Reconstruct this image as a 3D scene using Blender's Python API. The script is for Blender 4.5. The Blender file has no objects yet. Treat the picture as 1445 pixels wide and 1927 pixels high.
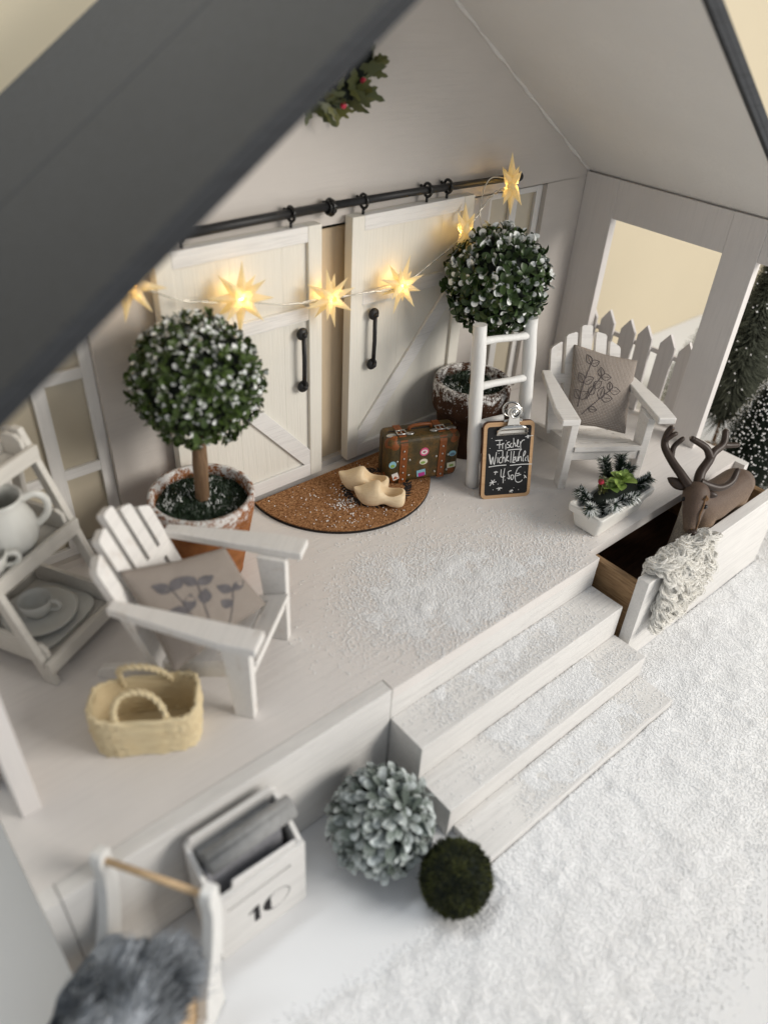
import bpy, bmesh, math, random
import numpy as np
from mathutils import Vector, Matrix, Euler, Quaternion
from mathutils import noise as mnoise

# 1 Blender unit = 1 cm (a miniature porch scene)
scene = bpy.context.scene
scene.unit_settings.system = 'METRIC'
scene.unit_settings.scale_length = 0.01
COL = scene.collection
random.seed(7)
RNG = np.random.default_rng(7)
R = math.radians

# ------------------------------------------------------------------ camera
cam_d = bpy.data.cameras.new("Camera")
cam = bpy.data.objects.new("Camera", cam_d)
COL.objects.link(cam)
scene.camera = cam
RX = Vector((0.76392878, -0.64339674, 0.04953231))
RY = Vector((-0.35722495, -0.48557162, -0.79787877))
RZ = Vector((0.53740409, 0.59182838, -0.60077951))
CAM = Vector((-20.9282, -21.2864, 35.4977))
cam.matrix_world = Matrix(((RX.x, -RY.x, -RZ.x, CAM.x), (RX.y, -RY.y, -RZ.y, CAM.y), (RX.z, -RY.z, -RZ.z, CAM.z), (0, 0, 0, 1)))
cam_d.sensor_fit = 'HORIZONTAL'
cam_d.sensor_width = 36
cam_d.lens = 36 * 1436.0 / 1445.0
cam_d.clip_start = 1
cam_d.clip_end = 2000
cam_d.dof.use_dof = True
cam_d.dof.focus_distance = 60.0
cam_d.dof.aperture_fstop = 0.050

# ------------------------------------------------------------------ world and light
world = bpy.data.worlds.new("World")
scene.world = world
world.use_nodes = True
bg = world.node_tree.nodes["Background"]
bg.inputs[0].default_value = (0.84, 0.91, 1.0, 1)
bg.inputs[1].default_value = 0.35

def area_light(name, loc, target, sx, sy, power, col):
    d = bpy.data.lights.new(name, 'AREA')
    d.shape = 'RECTANGLE'; d.size = sx; d.size_y = sy; d.energy = power; d.color = col
    o = bpy.data.objects.new(name, d); COL.objects.link(o)
    o.location = loc
    o.rotation_euler = (Vector(target) - Vector(loc)).to_track_quat('-Z', 'Y').to_euler()
    return o
# daylight from the room's window, in front and to the right of the house
area_light("window_light", (92, -118, 74), (14, 2, -3), 80, 70, 208000, (1.0, 0.945, 0.87))
# added fill without a real source, brightens the cream wall at upper left
rl = area_light("wall_fill", (-12, 15, 82), (-10, 31.4, 42), 50, 12, 17000, (0.93, 0.97, 1.0))
rl.data.spread = R(110)

scene.view_settings.view_transform = 'Standard'
scene.view_settings.look = 'None'
scene.view_settings.gamma = 1.0
scene.view_settings.exposure = 0.12
scene.render.engine = 'CYCLES'
scene.cycles.use_denoising = True
scene.cycles.max_bounces = 6
scene.cycles.diffuse_bounces = 3
scene.cycles.glossy_bounces = 2
scene.cycles.transmission_bounces = 3
scene.cycles.sample_clamp_indirect = 4.0

# ------------------------------------------------------------------ materials
class NT:
    def __init__(self, name):
        self.m = bpy.data.materials.new(name); self.m.use_nodes = True
        self.t = self.m.node_tree; self.n = self.t.nodes
        self.p = self.n["Principled BSDF"]; self.out = self.n["Material Output"]
        self._co = None
    def add(self, typ, **kw):
        x = self.n.new(typ)
        for k, v in kw.items(): setattr(x, k, v)
        return x
    def link(self, a, b): self.t.links.new(a, b)
    def co(self, scale=(1, 1, 1), rot=(0, 0, 0), gen=False):
        if self._co is None: self._co = self.add('ShaderNodeTexCoord')
        mp = self.add('ShaderNodeMapping')
        mp.inputs['Scale'].default_value = scale; mp.inputs['Rotation'].default_value = rot
        self.link(self._co.outputs['Generated' if gen else 'Object'], mp.inputs[0])
        return mp.outputs[0]
    def noise(self, scale, co=None, detail=4, rough=0.55, dist=0.0):
        x = self.add('ShaderNodeTexNoise')
        x.inputs['Scale'].default_value = scale; x.inputs['Detail'].default_value = detail
        x.inputs['Roughness'].default_value = rough; x.inputs['Distortion'].default_value = dist
        if co is not None: self.link(co, x.inputs['Vector'])
        return x.outputs['Fac']
    def ramp(self, fac, stops):
        x = self.add('ShaderNodeValToRGB')
        els = x.color_ramp.elements
        while len(els) < len(stops): els.new(0.5)
        for e, (p, c) in zip(els, stops):
            e.position = p; e.color = (c[0], c[1], c[2], 1) if isinstance(c, (tuple, list)) else (c, c, c, 1)
        self.link(fac, x.inputs[0]); return x.outputs[0]
    def mix(self, fac, a, b, blend='MIX'):
        x = self.add('ShaderNodeMix', data_type='RGBA', blend_type=blend)
        for s, v in ((x.inputs[0], fac), (x.inputs[6], a), (x.inputs[7], b)):
            if isinstance(v, (int, float)): s.default_value = v
            elif isinstance(v, (tuple, list)): s.default_value = (v[0], v[1], v[2], 1)
            else: self.link(v, s)
        return x.outputs[2]
    def math(self, op, a, b=0.0):
        x = self.add('ShaderNodeMath', operation=op)
        for s, v in ((x.inputs[0], a), (x.inputs[1], b)):
            if isinstance(v, (int, float)): s.default_value = v
            else: self.link(v, s)
        return x.outputs[0]
    def attr(self, name):
        return self.add('ShaderNodeAttribute', attribute_name=name).outputs['Fac']
    def rnd(self):
        return self.add('ShaderNodeObjectInfo').outputs['Random']
    def sep(self, co):
        x = self.add('ShaderNodeSeparateXYZ'); self.link(co, x.inputs[0]); return x.outputs
    def bump(self, h, strength=0.4, dist=0.03):
        x = self.add('ShaderNodeBump')
        x.inputs['Strength'].default_value = strength; x.inputs['Distance'].default_value = dist
        self.link(h, x.inputs['Height'])
        if self.p.inputs['Normal'].is_linked:
            self.link(self.p.inputs['Normal'].links[0].from_socket, x.inputs['Normal'])
        self.link(x.outputs[0], self.p.inputs['Normal'])
    def base(self, c):
        if isinstance(c, (tuple, list)): self.p.inputs['Base Color'].default_value = (c[0], c[1], c[2], 1)
        else: self.link(c, self.p.inputs['Base Color'])
    def set(self, rough=None, metal=None, spec=None):
        if rough is not None: self.p.inputs['Roughness'].default_value = rough
        if metal is not None: self.p.inputs['Metallic'].default_value = metal
        if spec is not None: self.p.inputs['Specular IOR Level'].default_value = spec

def m_paint(name, col, axis='x', grain=1.0, rough=0.55, wear=0.0, streak=0.6):
    """brushed paint over wood grain; axis = grain direction in object space"""
    t = NT(name)
    lo, hi = 0.10, 2.2
    sc = {'x': (lo, hi, hi), 'y': (hi, lo, hi), 'z': (hi, hi, lo)}[axis]
    co = t.co(sc)
    g = t.noise(2.6, co, 6, 0.62, 0.6)
    fine = t.noise(9.0, t.co(tuple(s * 1.6 for s in sc)), 3, 0.6)
    big = t.noise(0.18, t.co((1, 1, 1)), 3)
    dirt = t.noise(0.9, t.co((1, 1, 1)), 5, 0.6)
    c = t.mix(t.ramp(big, [(0.3, 0.0), (0.75, 1.0)]), tuple(x * 0.93 for x in col), col)
    c = t.mix(t.ramp(g, [(0.36, 1.0), (0.52, 0.0)]), c, tuple(x * (1 - 0.2 * streak) for x in col))
    if wear > 0:
        c = t.mix(t.ramp(dirt, [(0.58, 0.0), (0.72, wear)]), c, (0.45, 0.33, 0.22))
    t.base(c); t.set(rough=rough, spec=0.35)
    t.bump(g, 0.55 * grain, 0.05)
    t.bump(fine, 0.35 * grain, 0.03)
    return t.m

def m_plain(name, col, rough=0.6, metal=0.0, nscale=2.0, var=0.12, bump=0.1, bdist=0.02, spec=0.4):
    t = NT(name)
    n = t.noise(nscale, t.co(), 5)
    t.base(t.mix(n, tuple(max(0, x * (1 - var)) for x in col), tuple(min(1, x * (1 + var)) for x in col)))
    t.set(rough=rough, metal=metal, spec=spec)
    if bump: t.bump(n, bump, bdist)
    return t.m

WHITE = (0.84, 0.82, 0.79)
M = {}
M['white_x'] = m_paint('white_paint_grain_x', WHITE, 'x', 1.4, streak=0.7)
M['white_y'] = m_paint('white_paint_grain_y', WHITE, 'y')
M['white_z'] = m_paint('white_paint_grain_z', WHITE, 'z', 1.1)
M['wall'] = m_paint('wall_paint', (0.63, 0.585, 0.54), 'x', 0.9, streak=0.3)
M['ceiling'] = m_paint('ceiling_paint', (0.78, 0.755, 0.72), 'x', 0.9, streak=0.3)
M['post'] = m_paint('post_paint', (0.78, 0.74, 0.71), 'z', 0.8, streak=0.4)
M['floor'] = m_paint('porch_floor_paint', (0.84, 0.80, 0.765), 'x', 1.1, streak=0.4)
M['door'] = m_paint('barn_door_paint', (0.82, 0.79, 0.71), 'z', 1.2, streak=0.25)
M['cream_board'] = m_paint('cream_board', (0.66, 0.53, 0.37), 'z', 0.6)
M['furniture'] = m_paint('chair_paint', (0.88, 0.85, 0.81), 'x', 0.5, wear=0.30)
M['shelf'] = m_paint('shelf_paint', (0.74, 0.71, 0.65), 'x', 0.3)
M['ladder'] = m_paint('ladder_paint', (0.86, 0.85, 0.82), 'z', 0.5)
M['roof'] = m_paint('roof_anthracite', (0.030, 0.033, 0.038), 'x', 1.3, 0.65, streak=1.8)
M['fence'] = m_paint('fence_paint', (0.72, 0.685, 0.665), 'z', 0.5)
M['room_wall'] = m_plain('room_wall_cream', (0.65, 0.565, 0.41), 0.8, nscale=0.15, var=0.03, bump=0.05)
M['table'] = m_plain('table_top_white', (0.83, 0.835, 0.84), 0.42, nscale=0.12, var=0.03, bump=0.0)
M['black_metal'] = m_plain('black_iron', (0.016, 0.016, 0.017), 0.48, nscale=6, var=0.4, bump=0.35, bdist=0.03)
M['black_gloss'] = m_plain('black_gloss', (0.012, 0.012, 0.012), 0.18, bump=0.05)
M['chrome'] = m_plain('clip_steel', (0.72, 0.70, 0.66), 0.16, 1.0, var=0.05, bump=0.02)
M['ceramic'] = m_plain('white_ceramic', (0.70, 0.70, 0.66), 0.25, nscale=0.8, var=0.04, bump=0.04)
M['planter'] = m_plain('planter_ceramic', (0.80, 0.78, 0.73), 0.42, nscale=1.2, var=0.05, bump=0.12)
M['berry'] = m_plain('red_berry', (0.55, 0.03, 0.07), 0.3, bump=0.0)
M['eye'] = m_plain('glossy_black_eye', (0.008, 0.006, 0.005), 0.08, bump=0.0)

def m_pane():
    t = NT('milky_pane'); n = t.noise(0.25, t.co(), 3)
    t.base(t.mix(n, (0.50, 0.44, 0.33), (0.58, 0.52, 0.41))); t.set(rough=0.22, spec=0.5)
    return t.m
M['pane'] = m_pane()

def m_wood(name, c1, c2, axis='x', rough=0.6):
    t = NT(name)
    sc = {'x': (0.18, 2, 2), 'y': (2, 0.18, 2), 'z': (2, 2, 0.18)}[axis]
    n = t.noise(2.2, t.co(sc), 6, 0.6, 1.2)
    t.base(t.ramp(n, [(0.3, c1), (0.5, tuple((a + b) / 2 for a, b in zip(c1, c2))), (0.7, c2)]))
    t.set(rough=rough, spec=0.3); t.bump(n, 0.3, 0.03)
    return t.m
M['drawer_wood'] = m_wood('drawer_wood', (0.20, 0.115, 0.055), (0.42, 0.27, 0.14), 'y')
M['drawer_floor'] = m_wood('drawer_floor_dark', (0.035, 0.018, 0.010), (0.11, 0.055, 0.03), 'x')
M['light_wood'] = m_wood('light_birch', (0.50, 0.34, 0.19), (0.66, 0.48, 0.29), 'x')
M['trunk'] = m_wood('stem_wood', (0.13, 0.075, 0.04), (0.30, 0.19, 0.11), 'z')
M['clog'] = m_wood('clog_poplar', (0.76, 0.58, 0.36), (0.85, 0.69, 0.47), 'x', 0.55)

def m_cork():
    t = NT('cork')
    co = t.co()
    v = t.add('ShaderNodeTexVoronoi'); v.inputs['Scale'].default_value = 10.0; t.link(co, v.inputs['Vector'])
    n = t.noise(11, co, 4, 0.7)
    sep = t.add('ShaderNodeSeparateColor'); t.link(v.outputs['Color'], sep.inputs[0])
    c = t.ramp(sep.outputs[0], [(0.0, (0.16, 0.065, 0.025)), (0.45, (0.34, 0.165, 0.07)), (1.0, (0.52, 0.29, 0.14))])
    c = t.mix(t.ramp(n, [(0.35, 0.75), (0.55, 0.0)]), c, (0.12, 0.05, 0.02))
    t.base(c); t.set(rough=0.85, spec=0.15); t.bump(n, 0.5, 0.04)
    return t.m
M['cork'] = m_cork()
M['rubber'] = m_plain('mat_black_edge', (0.012, 0.008, 0.006), 0.8)
M['print_soft'] = m_plain('soft_print', (0.14, 0.13, 0.135), 0.9, nscale=2, var=0.6, bump=0)
M['print_black'] = m_plain('black_print', (0.02, 0.018, 0.02), 0.85, bump=0)
M['print_grey'] = m_plain('grey_print', (0.12, 0.10, 0.098), 0.9, nscale=5, var=0.5, bump=0)

def m_frosted_pot(name, c1, c2, z0, z1, amount):
    """terracotta with flocked snow: more of it towards the rim"""
    t = NT(name)
    co = t.co()
    n = t.noise(0.9, co, 5, 0.6)
    base = t.ramp(n, [(0.3, c1), (0.7, c2)])
    z = t.sep(co)[2]
    h = t.math('DIVIDE', t.math('SUBTRACT', z, z0), z1 - z0)
    n2 = t.noise(1.6, co, 6, 0.75)
    n3 = t.noise(7.0, co, 3, 0.6)
    k = t.math('ADD', t.math('MULTIPLY', h, amount), t.math('ADD', t.math('MULTIPLY', n2, 1.1), t.math('MULTIPLY', n3, 0.45)))
    f = t.ramp(k, [(0.60, 0.0), (0.68, 1.0)])
    sc = t.math('MULTIPLY', k, 0.5)
    f = t.ramp(sc, [(0.62, 0.0), (0.70, 1.0)])
    t.base(t.mix(f, base, (0.78, 0.77, 0.75))); t.set(rough=0.85, spec=0.2)
    t.bump(n3, 0.4, 0.05)
    return t.m
M['pot_orange'] = m_frosted_pot('terracotta_orange', (0.20, 0.070, 0.022), (0.36, 0.145, 0.052), 2.5, 7.0, 0.68)
M['pot_brown'] = m_frosted_pot('terracotta_brown', (0.040, 0.020, 0.012), (0.085, 0.038, 0.020), 1.0, 7.0, 0.60)

def m_leaf(name, dark, light, frost_col=(0.82, 0.84, 0.82), rough=0.38, thr=(0.42, 0.62)):
    t = NT(name)
    v = t.attr('tone'); f = t.attr('frost')
    n = t.noise(5.0, t.co(), 4, 0.7)
    c = t.mix(v, dark, light)
    k = t.math('ADD', f, t.math('MULTIPLY', t.math('SUBTRACT', n, 0.5), 0.9))
    fr = t.ramp(k, [(thr[0], 0.0), (thr[1], 1.0)])
    t.base(t.mix(fr, c, frost_col)); t.set(rough=rough, spec=0.45)
    t.bump(n, 0.2, 0.02)
    return t.m
M['leaf'] = m_leaf('boxwood_leaf', (0.010, 0.026, 0.010), (0.075, 0.125, 0.030))
M['leaf2'] = m_leaf('boxwood_leaf_left', (0.012, 0.030, 0.008), (0.095, 0.15, 0.025))
M['frost_leaf'] = m_leaf('frosted_leaf', (0.030, 0.042, 0.032), (0.15, 0.185, 0.155), (0.62, 0.67, 0.66), 0.75, (0.30, 0.85))
M['moss'] = m_leaf('moss', (0.012, 0.016, 0.004), (0.070, 0.078, 0.018), rough=0.9)
M['needle'] = m_leaf('pine_needle', (0.010, 0.022, 0.014), (0.045, 0.075, 0.045), rough=0.5)
M['tree_needle'] = m_leaf('tree_needle', (0.012, 0.020, 0.014), (0.06, 0.08, 0.055), rough=0.6)
M['olive_needle'] = m_leaf('olive_needle', (0.05, 0.06, 0.04), (0.30, 0.32, 0.24), rough=0.7)
M['succulent'] = m_leaf('succulent', (0.10, 0.19, 0.03), (0.30, 0.42, 0.10), rough=0.4)
M['holly'] = m_leaf('holly', (0.020, 0.035, 0.014), (0.16, 0.16, 0.045), rough=0.45)
M['dark_leaf'] = m_plain('dark_core', (0.006, 0.010, 0.006), 0.9, bump=0.3, nscale=4)

def m_moss_soil(name, white):
    t = NT(name)
    n = t.noise(1.1, t.co(), 6, 0.75); n2 = t.noise(9, t.co(), 3, 0.7)
    c = t.ramp(n2, [(0.35, (0.004, 0.007, 0.005)), (0.65, (0.035, 0.055, 0.030))])
    k = t.math('ADD', n, t.math('MULTIPLY', n2, 0.35))
    c = t.mix(t.ramp(k, [(white, 0.0), (white + 0.10, 0.9)]), c, (0.75, 0.76, 0.76))
    t.base(c); t.set(rough=0.95, spec=0.1); t.bump(n2, 1.0, 0.12)
    return t.m
M['soil'] = m_moss_soil('moss_soil', 0.78)

def m_snow():
    t = NT('craft_snow')
    n = t.noise(11.0, t.co(), 3, 0.6); b = t.noise(0.5, t.co(), 3)
    t.base(t.mix(b, (0.85, 0.85, 0.85), (0.89, 0.887, 0.88))); t.set(rough=0.75, spec=0.3)
    t.bump(n, 0.28, 0.04)
    return t.m
M['snow'] = m_snow()
M['snow_grain'] = m_plain('snow_grain', (0.92, 0.92, 0.915), 0.6, bump=0, var=0.02)
def m_fabric():
    t = NT('linen')
    co = t.co()
    wv = []
    for ax in ('X', 'Y'):
        w = t.add('ShaderNodeTexWave', wave_type='BANDS', bands_direction=ax)
        w.inputs['Scale'].default_value = 2.7; w.inputs['Distortion'].default_value = 1.4
        w.inputs['Detail'].default_value = 2; w.inputs['Detail Scale'].default_value = 2.5
        t.link(co, w.inputs['Vector']); wv.append(w.outputs['Fac'])
    k = t.math('MULTIPLY', wv[0], wv[1])
    n = t.noise(3.5, co, 5, 0.7)
    c = t.ramp(k, [(0.05, (0.24, 0.20, 0.17)), (0.6, (0.54, 0.475, 0.42))])
    t.base(t.mix(t.math('MULTIPLY', n, 0.5), c, (0.46, 0.405, 0.36))); t.set(rough=0.95, spec=0.1)
    t.bump(k, 0.8, 0.05)
    return t.m
M['linen'] = m_fabric()

def m_straw():
    t = NT('straw')
    n = t.noise(1.5, t.co((1, 1, 6)), 5, 0.6); r = t.attr('tone')
    c = t.mix(n, (0.60, 0.46, 0.25), (0.84, 0.72, 0.49))
    t.base(t.mix(t.math('MULTIPLY', r, 0.55), c, (0.82, 0.70, 0.45))); t.set(rough=0.7, spec=0.25)
    t.bump(n, 0.4, 0.03); return t.m
M['straw'] = m_straw()
M['twine'] = m_plain('jute', (0.20, 0.11, 0.05), 0.9, nscale=6, var=0.4)

def m_case():
    t = NT('suitcase_leather')
    n = t.noise(1.1, t.co(), 6, 0.7); n2 = t.noise(5, t.co((1, 1, 3)), 5, 0.7, 1.0)
    c = t.ramp(n, [(0.28, (0.030, 0.021, 0.007)), (0.48, (0.068, 0.046, 0.013)), (0.64, (0.15, 0.075, 0.016)), (0.76, (0.24, 0.085, 0.014))])
    t.base(t.mix(t.ramp(n2, [(0.36, 0.8), (0.5, 0.0)]), c, (0.022, 0.018, 0.010))); t.set(rough=0.5, spec=0.4)
    t.bump(n2, 0.35, 0.03); return t.m
M['case'] = m_case()
M['strap'] = m_plain('strap_leather', (0.20, 0.058, 0.012), 0.5, nscale=3, var=0.55, bump=0.2)
M['pewter'] = m_plain('pewter', (0.55, 0.55, 0.53), 0.28, 0.9, bump=0.05)
for nm, c in dict(st_white=(0.75, 0.73, 0.70), st_pink=(0.62, 0.10, 0.22), st_blue=(0.25, 0.48, 0.58), st_green=(0.22, 0.36, 0.08), st_orange=(0.65, 0.14, 0.04), st_magenta=(0.45, 0.04, 0.25), st_slate=(0.12, 0.20, 0.28), st_cream=(0.68, 0.66, 0.52)).items():
    M[nm] = m_plain(nm, c, 0.4, bump=0.0, nscale=6, var=0.1)
M['slate'] = m_plain('chalkboard_black', (0.010, 0.010, 0.011), 0.75, nscale=1.5, var=0.5, bump=0.03)
M['board_wood'] = m_wood('board_wood', (0.50, 0.30, 0.155), (0.60, 0.39, 0.22), 'x')
M['board_edge'] = m_plain('laser_burnt_edge', (0.09, 0.035, 0.014), 0.7)
M['chalk'] = m_plain('chalk', (0.78, 0.78, 0.77), 0.95, bump=0, nscale=9, var=0.2)
M['newspaper'] = m_plain('newspaper_grey', (0.30, 0.30, 0.295), 0.85, nscale=2.5, var=0.35, bump=0.1)
M['newspaper2'] = m_plain('newspaper_dark', (0.27, 0.27, 0.29), 0.85, nscale=3, var=0.4, bump=0.1)
M['envelope'] = m_plain('envelope_white', (0.80, 0.78, 0.76), 0.8, bump=0.03)
M['wire'] = m_plain('clear_wire', (0.62, 0.58, 0.50), 0.2, 0.6, bump=0)

def m_wool():
    t = NT('wool'); n = t.noise(6, t.co(), 3)
    t.base(t.mix(n, (0.92, 0.88, 0.79), (0.965, 0.95, 0.91))); t.set(rough=0.9, spec=0.15)
    t.p.inputs['Sheen Weight'].default_value = 0.3
    t.bump(n, 0.3, 0.02); return t.m
M['wool'] = m_wool()

def m_fur():
    t = NT('grey_fur'); r = t.attr('tone')
    t.base(t.ramp(r, [(0.0, (0.02, 0.023, 0.027)), (0.45, (0.17, 0.185, 0.20)), (1.0, (0.56, 0.59, 0.63))]))
    t.set(rough=0.7, spec=0.3); return t.m
M['fur'] = m_fur()

def m_deer():
    t = NT('deer_coat')
    co = t.co(); x, y, z = t.sep(co)
    n = t.noise(3.0, co, 5, 0.7); n2 = t.noise(14, co, 3, 0.7)
    zz = t.math('ADD', z, t.math('MULTIPLY', t.math('SUBTRACT', n, 0.5), 1.2))
    c = t.ramp(t.math('MULTIPLY', t.math('ADD', zz, -5.2), 0.19), [(0.08, (0.56, 0.45, 0.33)), (0.30, (0.42, 0.31, 0.21)), (0.50, (0.235, 0.16, 0.108)), (0.85, (0.125, 0.082, 0.058))])
    # pale throat and chest
    th = t.attr('throat')
    c = t.mix(th, c, (0.74, 0.66, 0.55))
    t.base(t.mix(t.ramp(n2, [(0.42, 0.55), (0.56, 0.0)]), c, (0.06, 0.04, 0.028))); t.set(rough=0.5, spec=0.35)
    t.bump(n2, 0.6, 0.05); return t.m
M['deer'] = m_deer()
M['antler'] = m_plain('antler_brown', (0.040, 0.024, 0.016), 0.42, nscale=2, var=0.45, bump=0.15)
M['antler_tip'] = m_plain('antler_tip', (0.30, 0.24, 0.20), 0.4, bump=0)

def m_star():
    t = NT('star_paper')
    n = t.noise(3.0, t.co(), 4, 0.6)
    tr = t.add('ShaderNodeBsdfTranslucent'); tr.inputs[0].default_value = (0.98, 0.90, 0.66, 1)
    df = t.add('ShaderNodeBsdfDiffuse'); df.inputs[0].default_value = (0.85, 0.80, 0.70, 1)
    em = t.add('ShaderNodeEmission'); em.inputs[0].default_value = (1.0, 0.64, 0.16, 1); em.inputs[1].default_value = 0.08
    mx = t.add('ShaderNodeMixShader'); mx.inputs[0].default_value = 0.36
    ad = t.add('ShaderNodeAddShader')
    t.link(tr.outputs[0], mx.inputs[1]); t.link(df.outputs[0], mx.inputs[2])
    t.link(mx.outputs[0], ad.inputs[0]); t.link(em.outputs[0], ad.inputs[1])
    t.link(ad.outputs[0], t.out.inputs[0]); return t.m
M['star'] = m_star()
def m_bulb():
    t = NT('led_bulb')
    t.p.inputs['Emission Color'].default_value = (1.0, 0.66, 0.25, 1); t.p.inputs['Emission Strength'].default_value = 9.0
    t.base((1, 0.8, 0.5)); return t.m
M['bulb'] = m_bulb()

# ------------------------------------------------------------------ mesh helpers
class MB:
    """collects simple shapes; attr a = frost, b = tone (per vertex)"""
    def __init__(self): self.v = []; self.f = []; self.a = []; self.b = []
    def add(self, vs, fs, a=0.0, b=0.0):
        o = len(self.v)
        self.v.extend([tuple(p) for p in vs])
        self.f.extend([tuple(i + o for i in f) for f in fs])
        n = len(vs)
        self.a.extend(a if hasattr(a, '__len__') else [a] * n)
        self.b.extend(b if hasattr(b, '__len__') else [b] * n)
        return self
    def box(self, x0, x1, y0, y1, z0, z1):
        vs = [(x, y, z) for z in (z0, z1) for y in (y0, y1) for x in (x0, x1)]
        return self.add(vs, [(0, 2, 3, 1), (4, 5, 7, 6), (0, 1, 5, 4), (2, 6, 7, 3), (0, 4, 6, 2), (1, 3, 7, 5)])
    def obox(self, mat, sx, sy, sz):
        vs = [mat @ Vector((x * sx / 2, y * sy / 2, z * sz / 2)) for z in (-1, 1) for y in (-1, 1) for x in (-1, 1)]
        return self.add(vs, [(0, 2, 3, 1), (4, 5, 7, 6), (0, 1, 5, 4), (2, 6, 7, 3), (0, 4, 6, 2), (1, 3, 7, 5)])
    def prism(self, poly, d0, d1, fn):
        """poly of 2D points extruded from d0 to d1; fn(u,v,d) -> xyz"""
        n = len(poly)
        vs = [fn(u, v, d0) for u, v in poly] + [fn(u, v, d1) for u, v in poly]
        fs = [tuple(range(n))[::-1], tuple(range(n, 2 * n))] + [(i, (i + 1) % n, n + (i + 1) % n, n + i) for i in range(n)]
        return self.add(vs, fs)
    def lathe(self, prof, seg=32, c=(0, 0, 0), close=False):
        vs = []; fs = []
        for r, z in prof:
            for k in range(seg):
                a = 2 * math.pi * k / seg
                vs.append((c[0] + r * math.cos(a), c[1] + r * math.sin(a), c[2] + z))
        m = len(prof)
        for j in range(m - 1 + (1 if close else 0)):
            j2 = (j + 1) % m
            for k in range(seg):
                k2 = (k + 1) % seg
                fs.append((j * seg + k, j * seg + k2, j2 * seg + k2, j2 * seg + k))
        return self.add(vs, fs)
    def tube(self, pts, r, seg=8, caps=True, a=0.0, b=0.0, closed=False):
        pts = [Vector(p) for p in pts]; n = len(pts)
        rs = r if hasattr(r, '__len__') else [r] * n
        vs = []; fs = []; up = None
        for i, p in enumerate(pts):
            if closed: t = pts[(i + 1) % n] - pts[i - 1]
            else: t = pts[min(i + 1, n - 1)] - pts[max(i - 1, 0)]
            t = t.normalized() if t.length > 1e-9 else Vector((0, 0, 1))
            if up is None:
                up = Vector((0, 0, 1)) if abs(t.z) < 0.9 else Vector((1, 0, 0))
            x = up - t * up.dot(t)
            if x.length < 1e-6: x = t.orthogonal()
            x.normalize(); y = t.cross(x); up = x
            for k in range(seg):
                an = 2 * math.pi * k / seg
                vs.append(p + (x * math.cos(an) + y * math.sin(an)) * rs[i])
        for i in range(n if closed else n - 1):
            i2 = (i + 1) % n
            for k in range(seg):
                k2 = (k + 1) % seg
                fs.append((i * seg + k, i * seg + k2, i2 * seg + k2, i2 * seg + k))
        if caps and not closed:
            fs.append(tuple(range(seg))[::-1]); fs.append(tuple((n - 1) * seg + k for k in range(seg)))
        return self.add(vs, fs, a, b)
    def ball(self, c, r, seg=16, rings=10, sq=(1, 1, 1)):
        vs = [(c[0], c[1], c[2] + r * sq[2])]
        for j in range(1, rings):
            th = math.pi * j / rings
            for k in range(seg):
                a = 2 * math.pi * k / seg
                vs.append((c[0] + r * sq[0] * math.sin(th) * math.cos(a), c[1] + r * sq[1] * math.sin(th) * math.sin(a), c[2] + r * sq[2] * math.cos(th)))
        vs.append((c[0], c[1], c[2] - r * sq[2])); fs = []
        for k in range(seg): fs.append((0, 1 + k, 1 + (k + 1) % seg))
        for j in range(rings - 2):
            for k in range(seg):
                k2 = (k + 1) % seg
                fs.append((1 + j * seg + k, 1 + (j + 1) * seg + k, 1 + (j + 1) * seg + k2, 1 + j * seg + k2))
        L = len(vs) - 1
        for k in range(seg): fs.append((L, L - seg + (k + 1) % seg, L - seg + k))
        return self.add(vs, fs)
    def mesh(self, name, mat=None, smooth=False, attrs=False):
        me = bpy.data.meshes.new(name)
        me.from_pydata(self.v, [], self.f); me.update()
        if mat is not None: me.materials.append(mat)
        if smooth: me.polygons.foreach_set('use_smooth', [True] * len(me.polygons))
        if attrs:
            for nm, d in (('frost', self.a), ('tone', self.b)):
                me.attributes.new(nm, 'FLOAT', 'POINT').data.foreach_set('value', np.array(d, dtype=np.float32))
        return me

def spline(pts, n=6, closed=False):
    P = [Vector(p) for p in pts]; out = []; L = len(P)
    rng = range(L if closed else L - 1)
    for i in rng:
        if closed: p0, p1, p2, p3 = P[i - 1], P[i], P[(i + 1) % L], P[(i + 2) % L]
        else: p0, p1, p2, p3 = P[max(i - 1, 0)], P[i], P[i + 1], P[min(i + 2, L - 1)]
        for k in range(n):
            t = k / n
            out.append(0.5 * ((2 * p1) + (p2 - p0) * t + (2 * p0 - 5 * p1 + 4 * p2 - p3) * t * t + (3 * p1 - p0 - 3 * p2 + p3) * t ** 3))
    if not closed: out.append(P[-1])
    return out

def link(o, parent=None):
    COL.objects.link(o)
    if parent is not None: o.parent = parent
    return o

def bevel(o, w, seg=2):
    if w:
        b = o.modifiers.new('Bevel', 'BEVEL'); b.width = w; b.segments = seg; b.limit_method = 'ANGLE'; b.angle_limit = R(35)
    return o

def obj(name, mb, mat, parent=None, smooth=False, bev=0.0, attrs=False, loc=(0, 0, 0), rot=(0, 0, 0), label=None, kind=None):
    me = mb if isinstance(mb, bpy.types.Mesh) else mb.mesh(name, M[mat] if isinstance(mat, str) else mat, smooth, attrs)
    o = bpy.data.objects.new(name, me); link(o, parent)
    o.location = loc; o.rotation_euler = rot
    bevel(o, bev)
    if label: o['label'] = label
    if kind: o['kind'] = kind
    return o

def tag(o, label, cat, group=None):
    o['label'] = label; o['category'] = cat
    if group: o['group'] = group
    return o

def thing(name, label, cat, loc=(0, 0, 0), rotz=0.0, group=None):
    o = bpy.data.objects.new(name, None); o.empty_display_size = 1.0; link(o)
    o.location = loc; o.rotation_euler = (0, 0, rotz)
    return tag(o, label, cat, group)

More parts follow.
